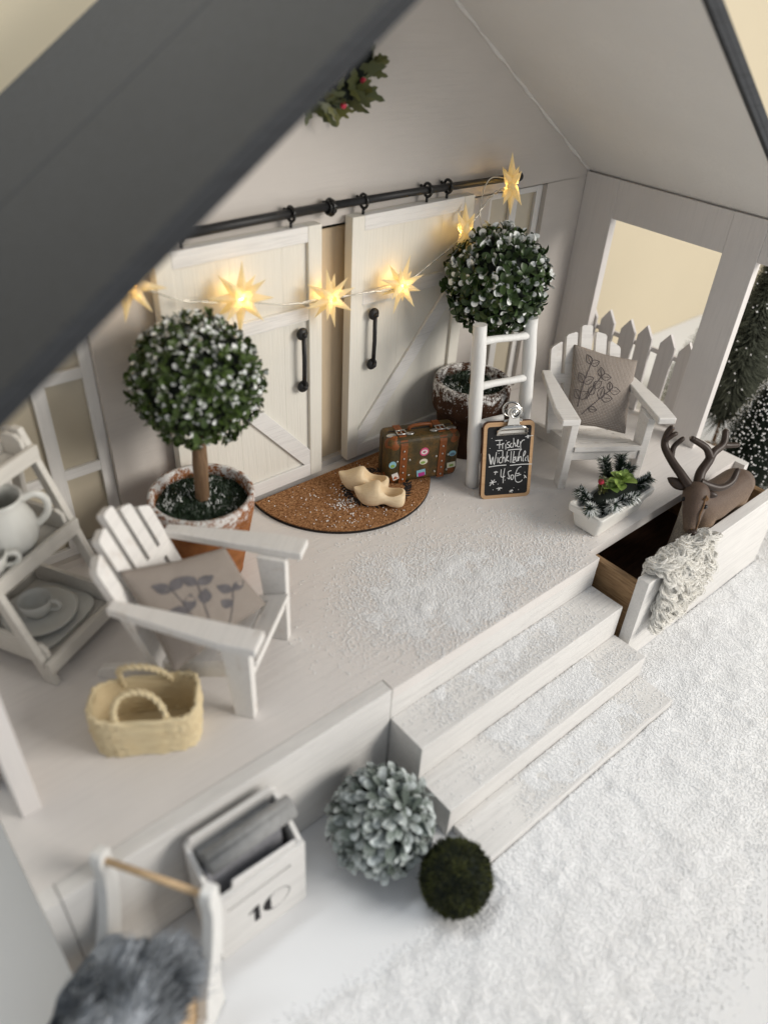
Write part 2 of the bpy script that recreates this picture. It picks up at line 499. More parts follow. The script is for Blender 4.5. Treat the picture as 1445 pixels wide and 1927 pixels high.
def inst(name, me, parent, loc=(0, 0, 0), rot=None, scale=None, bev=0.0, quat=None):
    o = bpy.data.objects.new(name, me); link(o, parent)
    o.location = loc
    if quat is not None: o.rotation_mode = 'QUATERNION'; o.rotation_quaternion = quat
    elif rot is not None: o.rotation_euler = rot
    if scale is not None: o.scale = scale if hasattr(scale, '__len__') else (scale,) * 3
    bevel(o, bev)
    return o

def fbm(x, y, s, seed=0.0, octv=4):
    return mnoise.fractal(Vector((x * s + seed, y * s - seed, seed * 0.37)), 0.7, 2.1, octv)

GZ = -8.3     # table top
# ------------------------------------------------------------------ setting: table and room wall
mb = MB(); mb.box(-160, 230, -190, 31.4, GZ - 3, GZ)
o = obj('table_top', mb, 'table'); o['kind'] = 'structure'
mb = MB(); mb.box(-160, 260, 31.45, 34, GZ - 60, 150)
o = obj('wall', mb, 'room_wall'); o['kind'] = 'structure'

# ------------------------------------------------------------------ the porch house
HX, HY = 10.5, 11.0
house = thing('porch_house', 'white wooden miniature porch house with dark grey roof, steps and drawers', 'dollhouse', (HX, HY, GZ))
def H(mb):           # world coordinates -> house local
    mb.v = [(x - HX, y - HY, z - GZ) for x, y, z in mb.v]; return mb
def hpart(name, mb, mat, bev=0.05, parent=None, **k):
    return obj(name, H(mb), mat, parent or house, bev=bev, **k)

XL, XR = -20.6, 41.6
W = 20.0
# porch floor board: behind the drawer fronts at both sides, flush to the front in the middle
mb = MB()
mb.box(XL, XR, 0.95, 22.4, -0.9, 0.0)
mb.box(0.0, W, 0.0, 0.95, -0.9, 0.0)
hpart('floor_board', mb, 'floor', 0.0)
mb = MB()
mb.box(0.0, W, 0.02, 6.0, GZ + 0.002, -0.9)
hpart('stair_block', mb, 'white_x', 0.0)
mb = MB(); mb.box(XL, XL + 0.75, 0.0, 22.4, GZ + 0.002, -0.902); hpart('base_side', mb, 'white_y', 0.04)
mb = MB(); mb.box(XR - 0.75, XR, 0.0, 22.4, GZ + 0.002, -0.902); hpart('base_side', mb, 'white_y', 0.04)
mb = MB(); mb.box(XL + 0.752, XR - 0.752, 21.6, 22.39, GZ + 0.002, -0.903); hpart('base_back', mb, 'white_x', 0.0)
# front end of the base rim left and right of the drawers
mb = MB(); mb.box(XL, XL + 0.75, 0.002, 0.948, -0.9, 0.0); hpart('rim_end', mb, 'white_y', 0.0)
mb = MB(); mb.box(XR - 0.75, XR, 0.002, 0.948, -0.9, 0.0); hpart('rim_end', mb, 'white_y', 0.0)
# steps
for (x0, x1, y0, y1, z0, z1) in ((0.02, W, -2.857, 0.018, GZ + 0.003, -2.742), (0.02, W + 0.02, -5.70, -2.86, GZ + 0.003, -5.655), (0.55, 19.95, -8.64, -5.705, GZ + 0.003, -7.62)):
    mb = MB(); mb.box(x0, x1, y0, y1, z0, z1); hpart('step', mb, 'white_x', 0.05)
# closed left drawer
mb = MB(); mb.box(XL + 0.80, -0.06, 0.0, 0.93, GZ + 0.06, -0.004)
dl = hpart('drawer', mb, 'white_x', 0.05, label='closed left drawer front')
# pulled-out right drawer
mb = MB(); mb.box(20.45, 40.7, -3.95, -3.02, GZ + 0.06, 0.0)
dr = hpart('drawer', mb, 'white_x', 0.05, label='drawer pulled out on the right')
mb = MB(); mb.box(20.75, 21.35, -3.018, 9.0, GZ + 0.5, -0.95); hpart('drawer_side', mb, 'drawer_wood', 0.03, dr)
mb = MB(); mb.box(39.7, 40.3, -3.018, 9.0, GZ + 0.5, -0.95); hpart('drawer_side', mb, 'drawer_wood', 0.03, dr)
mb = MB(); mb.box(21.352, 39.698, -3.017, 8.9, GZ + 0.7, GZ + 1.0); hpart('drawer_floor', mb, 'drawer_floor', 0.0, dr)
mb = MB(); mb.box(21.352, 39.698, 8.3, 8.95, GZ + 1.0, -0.96); hpart('drawer_back', mb, 'drawer_wood', 0.0, dr)

# gable geometry
XC = 10.5; SL = 0.68; ZE = 20.12; XE = 39.7
def roof_z(x): return ZE + SL * (XE - abs(x - XC) - XC)
ZR = roof_z(XC)
# back wall with door and window openings
mb = MB()
y0, y1 = 21.5, 22.35
wz0, wz1 = 0.55, 19.65
wins = [(-13.3, -6.3), (27.3, 34.3)]
door_op = (-1.6, 24.9)
cuts = [(-19.85, -13.3), (-6.3, -1.6), (24.9, 27.3), (34.3, 40.4)]
for a, b in cuts: mb.box(a, b, y0, y1, wz0, wz1)
mb.box(-19.85, 40.4, y0, y1, 0.002, wz0)
poly = [(-19.85, wz1), (40.4, wz1), (40.4, roof_z(40.4) - 0.01), (XC, ZR - 0.01), (-19.85, roof_z(-19.4) - 0.31)]
mb.prism(poly, y0, y1, lambda u, v, d: (u, d, v))
hpart('wall', mb, 'wall', 0.0)
mb = MB(); mb.box(-1.55, 24.85, 22.05, 22.30, wz0 + 0.002, wz1 - 0.002); hpart('door_backing', mb, 'cream_board', 0.0)
# glue and paint bead along the wall and roof joint
pts = []
for i in range(40):
    t = i / 39
    pts.append((XC + t * (XE - XC), 21.45 + 0.03 * math.sin(i * 1.7), roof_z(XC + t * (XE - XC)) - 0.05 + 0.05 * math.sin(i * 2.3 + 1)))
mb = MB(); mb.tube(pts, [0.13 + 0.06 * math.sin(i * 1.3) for i in range(40)], 6); hpart('joint_bead', mb, 'ceiling', 0, smooth=True)
# windows
for wi, (a, b) in enumerate(wins):
    mb = MB(); mb.box(a + 0.02, b - 0.02, 22.26, 22.31, wz0 + 0.02, wz1 - 0.02)
    wn = hpart('window', mb, 'pane', 0.0)
    for (x0, x1, z0, z1) in ((a + 0.02, a + 0.75, wz0 + 0.01, wz1 - 0.01), (b - 0.75, b - 0.02, wz0 + 0.01, wz1 - 0.01)):
        mb = MB(); mb.box(x0, x1, 21.95, 22.255, z0, z1); hpart('window_frame', mb, 'white_z', 0.03, wn)
    for (z0, z1) in ((wz0 + 0.012, wz0 + 0.7), (wz1 - 0.7, wz1 - 0.012)):
        mb = MB(); mb.box(a + 0.752, b - 0.752, 21.96, 22.253, z0, z1); hpart('window_frame', mb, 'white_x', 0.03, wn)
    xm = (a + b) / 2
    mb = MB(); mb.box(xm - 0.42, xm + 0.42, 21.94, 22.252, wz0 + 0.702, wz1 - 0.702); hpart('window_bar', mb, 'white_z', 0.03, wn)
    for zm in (6.85, 13.55):
        for (x0, x1) in ((a + 0.752, xm - 0.422), (xm + 0.422, b - 0.752)):
            mb = MB(); mb.box(x0, x1, 21.97, 22.25, zm - 0.36, zm + 0.36); hpart('window_bar', mb, 'white_x', 0.03, wn)
# side posts and lintels
for s in (0, 1):
    ix, ox = (39.46, 40.35) if s else (-18.75, -19.7)
    lo, hi = min(ix, ox), max(ix, ox)
    mb = MB(); mb.box(lo, hi, 18.0, 21.48, 0.002, 20.05); hpart('post', mb, 'post', 0.05)
    mb = MB(); mb.box(lo, hi, 4.4 if s else 5.0, 7.3 if s else 8.0, 0.002, 20.06); hpart('post', mb, 'post', 0.05)
    mb = MB(); mb.box(lo + 0.03, hi - 0.03, 7.302 if s else 8.002, 17.998, 16.82, 20.04); hpart('lintel', mb, 'post', 0.05)
    mb = MB(); mb.box(lo + 0.03, hi - 0.03, 2.4, 4.398 if s else 4.998, 16.9, 20.03); hpart('lintel', mb, 'post', 0.05)
# picket fences in the side openings
pm = MB(); pm.prism([(-0.76, 0.0), (0.76, 0.0), (0.76, 7.25), (0.0, 8.4), (-0.76, 7.25)], 0.0, 0.35, lambda u, v, d: (d, u, v))
pme = pm.mesh('picket', M['fence'])
for s in (0, 1):
    xx = 40.95 if s else -20.4
    for k in range(6):
        yy = 18.95 - k * 2.13
        inst('picket', pme, house, (xx - HX, yy - HY, 0.05 - GZ + 0.06 * math.sin(k * 2.1)), (R(1.2 * math.sin(k * 3.7)), 0, 0), bev=0.03)
    for z in (1.4, 6.1):
        mb = MB(); xa_ = xx + 0.37 if s else xx - 0.34
        mb.box(xa_, xa_ + 0.3, 7.6, 19.6, z, z + 0.42); hpart('fence_rail', mb, 'fence', 0.02)
# roof: two slopes of broad planks, dark outside, pale inside
sn = math.sqrt(1 + SL * SL); nx, nz = SL / sn, 1 / sn
def roof_quad(side, ya, yb, t0, t1, e0, e1):
    """slab on one slope from eave distance e0 to e1 (along x), thickness offsets t0..t1 along the normal"""
    mb = MB(); vs = []
    for t in (t0, t1):
        for y in (ya, yb):
            for e in (e0, e1):
                x = (XC + (XE - XC) - e); z = ZE + SL * e
                x2, z2 = x + nx * t, z + nz * t
                if not side: x2 = 2 * XC - x2
                vs.append((x2, y, z2))
    mb.add(vs, [(0, 1, 3, 2), (4, 6, 7, 5), (0, 4, 5, 1), (2, 3, 7, 6), (0, 2, 6, 4), (1, 5, 7, 3)])
    return mb
EL = XE - XC
for side, yf0 in ((0, 3.1), (1, 2.35)):
    hpart('ceiling_panel', roof_quad(side, yf0 + 0.35, 22.6, 0.004, 0.30, -2.4, EL - 0.02), 'ceiling', 0.0)
    for (ya, yb) in ((yf0, 13.42), (13.45, 22.9)):
        hpart('roof_plank', roof_quad(side, ya, yb, 0.302, 0.85, -2.6, EL + 0.2), 'roof', 0.06)
    hpart('fascia', roof_quad(side, yf0, yf0 + 0.348, -0.03, 0.300, -2.6, EL - 0.1), 'roof', 0.04)

# sliding barn doors
def barn_door(x0, x1, dirn, label):
    yb, yf = 21.28, 20.44
    za, zb = 0.55, 20.22
    mb = MB(); mb.box(x0 + 0.02, x1 - 0.02, yb - 0.25, yb, za + 0.02, zb - 0.02)
    d = hpart('barn_door', mb, 'door', 0.0, label=label)
    n = 5; wv = (x1 - x0 - 2.2) / n
    for i in range(n):
        mb = MB(); a = x0 + 1.1 + i * wv
        mb.box(a + 0.002, a + wv - 0.002, yf + 0.27 + 0.005 * (i % 2), yb - 0.252, za + 1.0, zb - 1.0)
        hpart('plank', mb, 'door', 0.008, d)
    for (a, b) in ((x0, x0 + 1.1), (x1 - 1.1, x1)):
        mb = MB(); mb.box(a, b, yf, yb - 0.251, za, zb); hpart('stile', mb, 'door', 0.05, d)
    for (z0, z1) in ((za, za + 1.15), (13.75, 14.75), (zb - 1.05, zb)):
        mb = MB(); mb.box(x0 + 1.102, x1 - 1.102, yf + 0.012, yb - 0.253, z0, z1); hpart('rail', mb, 'white_x', 0.05, d)
    # diagonal brace of the lower field
    A = Vector((x0 + 1.11, 0, 13.74)) if dirn < 0 else Vector((x0 + 1.11, 0, za + 1.16))
    B = Vector((x1 - 1.11, 0, za + 1.16)) if dirn < 0 else Vector((x1 - 1.11, 0, 13.74))
    h = 1.25
    if dirn < 0: poly = [(A.x, A.z), (A.x, A.z - h), (B.x - 0.55, B.z), (B.x, B.z), (B.x, B.z + h), (A.x + 0.55, A.z)]
    else: poly = [(A.x, A.z), (A.x + 0.55, A.z), (B.x, B.z - h), (B.x, B.z), (B.x - 0.55, B.z), (A.x, A.z + h)]
    mb = MB(); mb.prism(poly, yf + 0.03, yf + 0.268, lambda u, v, dd: (u, dd, v)); hpart('brace', mb, 'white_x', 0.04, d)
    return d
dA = barn_door(-2.2, 9.85, -1, 'left sliding barn door')
dB = barn_door(12.44, 24.35, 1, 'right sliding barn door')
def door_handle(d, x):
    mb = MB(); zt, zb = 12.95, 8.85; yf = 20.4
    mb.tube([(x, yf - 0.28, zb), (x, yf - 0.34, (zt + zb) / 2), (x, yf - 0.28, zt)], 0.16, 10)
    for z in (zb, zt):
        mb.ball((x, yf - 0.12, z), 0.46, 18, 12, (1, 0.62, 1))
        mb.ball((x, yf - 0.40, z), 0.20, 12, 8)
    hpart('door_handle', mb, 'black_metal', 0, d, smooth=True)
door_handle(dA, 8.02); door_handle(dB, 14.55)
# hanging rail: two rods meeting in a joint, with rings and eye screws
ry = 20.75
mb = MB(); mb.tube([(-2.6, ry, 20.95), (4.0, ry, 21.08), (10.7, ry, 21.15)], 0.30, 12); rail = hpart('door_rail', mb, 'black_metal', 0, smooth=True)
mb = MB(); mb.tube([(10.7, ry - 0.02, 21.16), (18, ry, 21.1), (29.4, ry, 20.86)], 0.27, 12); hpart('rod', mb, 'black_metal', 0, rail, smooth=True)
for x, g in ((-0.2, 0), (7.6, 0), (10.75, 1), (13.6, 0), (19.55, 0), (21.6, 0), (-2.6, 0)):
    mb = MB()
    for dx, rr, w in (((-0.2, 0.42, 0.1), (0.0, 0.50, 0.12), (0.2, 0.40, 0.1)) if g else ((0.0, 0.46, 0.11),)):
        mb.tube([(x + dx + 0.0, ry + rr * math.cos(a) * 0.9, 21.08 + rr * math.sin(a)) for a in np.linspace(0, 2 * math.pi, 17)[:-1]], w, 8, closed=True)
    if not g: mb.tube([(x, ry, 20.6), (x, ry + 0.05, 20.1)], 0.11, 6)
    mb.tube([(x, ry + 0.5, 21.1), (x, 21.5, 21.25)], 0.12, 6)
    hpart('rail_ring', mb, 'black_gloss', 0, rail, smooth=True)
mb = MB(); mb.ball((29.5, ry, 20.86), 0.36, 12, 8); hpart('rod_end', mb, 'black_metal', 0, rail, smooth=True)

# ------------------------------------------------------------------ leaves
def leaf_data(L, Wd, cup=0.18, bend=0.25, frost=0.0, tone=0.5, rows=5, pointed=None):
    """leaf along +Z from the origin, face towards -Y; returns verts, faces, frost, tone"""
    T = (0.16, 0.38, 0.62, 0.82, 0.95) if pointed is None else (0.15, 0.35, 0.55, 0.75, 0.9)
    Wp = (0.34, 0.78, 1.0, 0.90, 0.52) if pointed is None else (0.55, 0.95, 1.0, 0.72, 0.34)
    vs = [(0, 0, 0)]; a = [0.0]; fs = []; rows = 5
    for t, wk in zip(T, Wp):
        w = Wd * 0.5 * wk; z = L * t; yb = bend * L * t * t
        for s in (-1, 0, 1):
            vs.append((s * w, yb - cup * w * abs(s) * 1.6, z)); a.append(frost * (0.15 + 1.05 * t))
    vs.append((0, bend * L, L)); a.append(frost * 1.15)
    fs += [(0, 2, 1), (0, 3, 2)]
    for j in range(rows - 1):
        o = 1 + j * 3
        fs += [(o, o + 1, o + 4, o + 3), (o + 1, o + 2, o + 5, o + 4)]
    o = 1 + (rows - 1) * 3; T_ = len(vs) - 1
    fs += [(o, o + 1, T_), (o + 1, o + 2, T_)]
    return vs, fs, a, [tone] * len(vs)

def leaf_ball(parent, centre, r, leaves, matname, variants, keep=300, nm='leaf'):
    """leaves = list of (pos, quat, scale, variant); the ones that show largest are own parts"""
    meshes = []
    for v in variants:
        mb = MB(); mb.add(*v); meshes.append(mb.mesh(nm, M[matname], True, True))
    cv = (CAM - (parent.matrix_world.translation + Vector(centre)))
    base = parent.location + Vector(centre)
    view = (CAM - base).normalized()
    leaves = sorted(leaves, key=lambda l: -((Vector(l[0]) - Vector(centre)).normalized().dot(view) + 0.02 * l[2]))
    for p, q, s, k in leaves[:keep]:
        inst(nm, meshes[k], parent, p, quat=q, scale=s)
    if len(leaves) > keep:
        mb = MB()
        for p, q, s, k in leaves[keep:]:
            v, f, a, b = variants[k]; m = q.to_matrix()
            mb.add([Vector(p) + m @ (Vector(x) * s) for x in v], f, a, b)
        o = obj('foliage', mb, matname, parent, smooth=True, attrs=True); o['kind'] = 'stuff'

def fib(n, seed, jit=0.25):
    rr = random.Random(seed); out = []
    for i in range(n):
        z = 1 - 2 * (i + 0.5) / n; a = i * 2.399963
        v = Vector((math.sqrt(1 - z * z) * math.cos(a), math.sqrt(1 - z * z) * math.sin(a), z))
        j = jit * math.sqrt(4 * math.pi / n)
        v += Vector((rr.uniform(-j, j), rr.uniform(-j, j), rr.uniform(-j, j))); out.append(v.normalized())
    return out

def rosettes(centre, r, n, per, tilt, smin, smax, nvar, seed, rough=0.3, nf=5):
    rr = random.Random(seed); out = []
    for d in fib(n, seed, 0.35):
        x = d.orthogonal().normalized(); x.rotate(Quaternion(d, rr.uniform(0, 6.28))); y = d.cross(x)
        rad = r * (1 + rr.uniform(-0.09, 0.07)); c = Vector(centre) + d * (rad - rough)
        axis = (d + x * rr.uniform(-0.3, 0.3) + y * rr.uniform(-0.3, 0.3)).normalized()
        k0 = rr.random()
        for k in range(per):
            a = 2 * math.pi * (k + k0) / per + rr.uniform(-0.25, 0.25)
            t = R(rr.uniform(*tilt))
            g = (axis * math.cos(t) + (x * math.cos(a) + y * math.sin(a)) * math.sin(t)).normalized()
            # leaf: +Z along g, -Y (upper face) towards the axis
            face = (axis - g * axis.dot(g)); face = face.normalized() if face.length > 1e-4 else x
            yv = -face; xv = yv.cross(g).normalized()
            m = Matrix((xv, yv, g)).transposed(); 
            out.append((c + g * 0.05, m.to_quaternion(), rr.uniform(smin, smax), rr.randrange(nf) if rr.random() < 0.16 + 0.26 * max(0.0, d.z + 0.35) else rr.randrange(nf, nvar)))
    return out

# ------------------------------------------------------------------ potted topiary trees
def topiary(label, loc, rim_r, rim_z, foot_r, ball_c, ball_r, potmat, leafmat, seed, stem_r, frosty, tones, nclus, per, ls):
    T = thing('topiary', label, 'topiary', (loc[0], loc[1], 0.0))
    mb = MB(); h = rim_z
    if potmat == 'pot_orange':
        prof = [(0.0, 0.25), (foot_r * 0.8, 0.25), (foot_r * 0.86, 0.0), (foot_r, 0.0), (foot_r * 1.02, 0.35), (rim_r * 0.90, h * 0.62), (rim_r * 0.97, h * 0.80), (rim_r, h * 0.95), (rim_r * 0.985, h), (rim_r * 0.90, h), (rim_r * 0.87, h * 0.9), (rim_r * 0.84, h * 0.78), (0, h * 0.78)]
    else:
        prof = [(0.0, 0.0), (foot_r, 0.0), (rim_r * 0.86, h * 0.56), (rim_r * 0.88, h * 0.60), (rim_r * 0.97, h * 0.62), (rim_r, h * 0.68), (rim_r * 1.0, h * 0.93), (rim_r * 0.97, h), (rim_r * 0.86, h), (rim_r * 0.84, h * 0.9), (0, h * 0.8)]
    mb.lathe(prof, 56); pot = obj('pot', mb, potmat, T, smooth=True)
    # mossy soil, a little uneven, with a snowy rim
    mb = MB(); vs = [(0, 0, h * 0.93)]; fs = []
    for j in range(1, 9):
        for k in range(40):
            a = 2 * math.pi * k / 40; rr = rim_r * 0.865 * j / 8
            vs.append((rr * math.cos(a), rr * math.sin(a), h * (0.93 - 0.05 * (j / 8) ** 2) + 0.22 * fbm(rr * math.cos(a), rr * math.sin(a), 0.8, seed)))
    fs += [(0, 1 + k, 1 + (k + 1) % 40) for k in range(40)]
    for j in range(7):
        fs += [(1 + j * 40 + k, 1 + (j + 1) * 40 + k, 1 + (j + 1) * 40 + (k + 1) % 40, 1 + j * 40 + (k + 1) % 40) for k in range(40)]
    mb.add(vs, fs); soil = obj('soil', mb, 'soil', T, smooth=True)
    rr_ = random.Random(seed + 9); mb = MB()
    for i in range(900):
        a = rr_.uniform(0, 6.283); q = rim_r * 0.86 * math.sqrt(rr_.random()); x, y = q * math.cos(a), q * math.sin(a)
        z = h * (0.93 - 0.05 * (q / rim_r) ** 2) + 0.22 * fbm(x, y, 0.8, seed)
        dx, dy = rr_.uniform(-0.16, 0.16), rr_.uniform(-0.16, 0.16); w = 0.035
        fz = 1.0 if fbm(x, y, 0.6, seed + 3) > 0.12 and rr_.random() < 0.6 else 0.0
        mb.add([(x - w, y, z), (x + w, y, z), (x + dx, y + dy, z + rr_.uniform(0.12, 0.3))], [(0, 1, 2)], fz, rr_.random())
    o = obj('moss_tufts', mb, 'needle', soil, attrs=True); o['kind'] = 'stuff'
    c = Vector(ball_c) - Vector((loc[0], loc[1], 0))
    mb = MB(); mb.tube(spline([(0.0, 0, h * 0.7), (c.x * 0.35, c.y * 0.35, h + (c.z - h) * 0.4), (c.x * 0.9, c.y * 0.9, c.z)], 5), [stem_r * (1 + 0.05 * math.sin(i * 2)) for i in range(11)], 12)
    obj('stem', mb, 'trunk', T, smooth=True)
    mb = MB(); mb.ball(c, ball_r * 0.86, 28, 18); obj('core', mb, 'dark_leaf', T, smooth=True)
    rr = random.Random(seed); vr = []
    for i in range(14):
        vr.append(leaf_data(ls * rr.uniform(0.85, 1.15), ls * rr.uniform(0.52, 0.66), rr.uniform(0.1, 0.35), rr.uniform(-0.05, 0.35), frosty[0] if i < frosty[1] else rr.choice((0.0, 0.1, 0.25)), rr.uniform(*tones)))
    lv = rosettes(c, ball_r * 0.99, nclus, per, (18, 68), 0.62, 1.3, 14, seed, 0.35, frosty[1])
    leaf_ball(T, c, ball_r, lv, leafmat, vr)
    return T
topiary('ball topiary in orange terracotta pot behind the left chair', (-3.0, 16.1), 3.42, 6.35, 2.3, (-2.25, 16.45, 14.0), 3.85, 'pot_orange', 'leaf2', 11, 0.47, (0.74, 5), (0.1, 1.0), 540, 5, 0.52)
topiary('ball topiary in dark brown snowy pot behind the white ladder', (22.9, 17.0), 3.25, 6.5, 2.35, (23.45, 16.35, 14.85), 3.84, 'pot_brown', 'leaf', 23, 0.42, (0.66, 4), (0.0, 0.8), 340, 5, 0.74)

# ------------------------------------------------------------------ adirondack chairs
def make_chair(name, label, loc, rz):
    T = thing(name, label, 'chair', (loc[0], loc[1], 0), rz, 'wooden garden chairs on the porch')
    F = 'furniture'
    for s in (-1, 1):
        x0, x1 = sorted((s * 3.4, s * 2.78))
        mb = MB(); mb.prism([(0.0, 0.0), (1.15, 0.0), (1.75, 6.5), (0.0, 6.5)], x0, x1, lambda u, v, d: (d, u, v)); obj('leg', mb, F, T, bev=0.06)
        x0, x1 = sorted((s * 2.76, s * 2.28))
        mb = MB(); mb.prism([(0.25, 3.62), (0.25, 2.7), (3.6, 1.75), (8.3, 0.0), (10.0, 0.0), (9.6, 0.75), (6.3, 1.95)], x0, x1, lambda u, v, d: (d, u, v)); obj('rear_leg', mb, F, T, bev=0.06)
        # arm rest, broad at the front
        xi, xo = s * 3.12, s * 4.58
        poly = [(xi, -0.85), (xo, -0.85), (xo, 1.2), (s * 4.15, 4.6), (s * 3.75, 7.6), (s * 3.0, 7.6), (s * 3.05, 3.2)]
        if s < 0: poly = poly[::-1]
        mb = MB(); mb.prism(poly, 6.502, 7.04, lambda u, v, d: (u, v, d)); obj('arm_rest', mb, F, T, bev=0.09)
    # slotted seat board
    def seatp(u, v, d):
        return (u, v, 4.08 - 0.30 * v + d)
    mb = MB()
    mb.prism([(-2.74, -0.12), (2.74, -0.12), (2.74, 0.95), (-2.74, 0.95)], -0.42, 0.0, seatp)
    yy = 0.95
    for k in range(4):
        for sx in (-1, 1):
            x0, x1 = sorted((sx * 2.74, sx * 2.2)); mb.prism([(x0, yy), (x1, yy), (x1, yy + 0.26), (x0, yy + 0.26)], -0.42, 0.0, seatp)
        mb.prism([(-2.74, yy + 0.26), (2.74, yy + 0.26), (2.74, yy + 1.3), (-2.74, yy + 1.3)], -0.42, 0.0, seatp); yy += 1.3
    obj('seat', mb, F, T, bev=0.0)
    mb = MB(); mb.box(-2.75, 2.75, 0.12, 0.5, 2.75, 3.55); obj('apron', mb, F, T, bev=0.05)
    # slotted reclining backrest
    top = Vector((0, 9.3, 10.3)); bot = Vector((0, 5.9, 1.9)); ax = (top - bot); LB = ax.length; ax.normalize(); nn = Vector((0, -ax.z, ax.y))
    def bp(u, v, d):
        p = bot + ax * v + nn * d; return (u, p.y, p.z)
    mb = MB(); n = 5; g = 0.34; wt = 6.1; cw = (wt - g * (n - 1)) / n
    hs = [LB - 1.55, LB - 0.65, LB, LB - 0.65, LB - 1.55]
    zs = [0.0, 2.0, 4.3, LB - 4.0]                # solid foot, lower slots, solid band, then free slats
    mb.prism([(-wt / 2, 0), (wt / 2, 0), (wt / 2, zs[1]), (-wt / 2, zs[1])], 0, 0.5, bp)
    mb.prism([(-wt / 2, zs[2]), (wt / 2, zs[2]), (wt / 2, zs[3]), (-wt / 2, zs[3])], 0, 0.5, bp)
    for k in range(n):
        a = -wt / 2 + k * (cw + g); b = a + cw
        mb.prism([(a, zs[1]), (b, zs[1]), (b, zs[2]), (a, zs[2])], 0, 0.5, bp)
        sl = (0.28, 0.14, 0, -0.14, -0.28)[k]
        mb.prism([(a, zs[3]), (b, zs[3]), (b, hs[k] - 0.12 + sl), (b - 0.15, hs[k] + sl * 0.7), (a + 0.15, hs[k] - sl * 0.7), (a, hs[k] - 0.12 - sl)], 0, 0.5, bp)
    obj('backrest', mb, F, T, bev=0.0)
    return T
chL = make_chair('garden_chair', 'white garden chair with grey cushion beside the straw basket', (-4.89, 5.26), R(37.83))
chR = make_chair('garden_chair', 'white garden chair with linen cushion by the picket fence', (27.17, 5.71), R(-33.07))

# cushions: puffed sheets between four corners given in the chair's frame (u right, f forward, z up)
def leaf_poly(c, ang, L, w, n=7):
    out = []
    for i in range(n + 1):
        t = i / n; out.append((t * L, w * math.sin(math.pi * t ** 0.85)))
    for i in range(n - 1, 0, -1):
        t = i / n; out.append((t * L, -w * math.sin(math.pi * t ** 0.85)))
    ca, sa = math.cos(ang), math.sin(ang)
    return [(c[0] + x * ca - y * sa, c[1] + x * sa + y * ca) for x, y in out]
def cushion(label, chair, corners, puff, filled, sprigs):
    cs = [Vector((u, -f, z)) for u, f, z in corners]          # TL, TR, BR, BL
    cen = sum(cs, Vector()) / 4
    ex = ((cs[1] + cs[2]) - (cs[0] + cs[3])).normalized(); ey = ((cs[0] + cs[1]) - (cs[2] + cs[3])); ey = (ey - ex * ey.dot(ex)).normalized(); ez = ex.cross(ey)
    rot = Matrix((ex, ey, ez)).transposed()
    loc = [rot.transposed() @ (c - cen) for c in cs]
    T = thing('cushion', label, 'cushion'); mw = Matrix.Translation(chair.location) @ Matrix.Rotation(chair.rotation_euler.z, 4, 'Z') @ Matrix.Translation(cen) @ rot.to_4x4()
    T.matrix_world = mw
    def surf(s, t, side):
        p = (loc[3] * (1 - s) + loc[2] * s) * (1 - t) + (loc[0] * (1 - s) + loc[1] * s) * t
        e = (max(0.0, 4 * s * (1 - s)) ** 0.55) * (max(0.0, 4 * t * (1 - t)) ** 0.55)
        # edges drawn in between the corners
        p = p * (1 - 0.06 * (1 - abs(2 * s - 1)) * (abs(2 * t - 1) ** 3) - 0.06 * (1 - abs(2 * t - 1)) * (abs(2 * s - 1) ** 3))
        wr = 0.10 * fbm(p.x, p.y, 0.5, 3.0 + side) * e
        return Vector((p.x, p.y, p.z + side * (puff * e + wr + 0.05)))
    N = 26; mb = MB(); vs = []; fs = []
    for side in (1, -1):
        o = len(vs)
        for j in range(N + 1):
            for i in range(N + 1): vs.append(surf(i / N, j / N, side))
        for j in range(N):
            for i in range(N):
                q = (o + j * (N + 1) + i, o + j * (N + 1) + i + 1, o + (j + 1) * (N + 1) + i + 1, o + (j + 1) * (N + 1) + i)
                fs.append(q if side > 0 else q[::-1])
    n1 = (N + 1) ** 2
    rim = [i for i in range(N)] + [j * (N + 1) + N for j in range(N)] + [N * (N + 1) + i for i in range(N, 0, -1)] + [j * (N + 1) for j in range(N, 0, -1)]
    for a, b in zip(rim, rim[1:] + rim[:1]): fs.append((b, a, a + n1, b + n1))
    mb.add(vs, fs); cov = obj('cushion_cover', mb, 'linen', T, smooth=True)
    # printed twigs lying on the cloth
    for (pts, leaves) in sprigs:
        mb = MB()
        path = spline([(x, y, 0) for x, y in pts], 6)
        mb.tube([surf(p.x, p.y, 1) + Vector((0, 0, 0.012)) for p in path], 0.035, 5)
        for (c, ang, L, w) in leaves:
            pl = leaf_poly(c, ang, L, w)
            P3 = [surf(x, y, 1) + Vector((0, 0, 0.012)) for x, y in pl]
            if filled:
                mb.add([p + Vector((0, 0, 0.01)) for p in P3], [tuple(range(len(P3)))])
            else:
                mb.tube(P3, 0.026, 5, closed=True)
                a = surf(*c, 1); b = surf(c[0] + math.cos(ang) * L * 0.8, c[1] + math.sin(ang) * L * 0.8, 1)
                mb.tube([a + Vector((0, 0, 0.012)), (a + b) / 2 + Vector((0, 0, 0.03)), b + Vector((0, 0, 0.012))], 0.02, 4)
        obj('printed_twig', mb, 'print_soft' if filled else 'print_grey', T)
    return T
def D(x): return R(x)
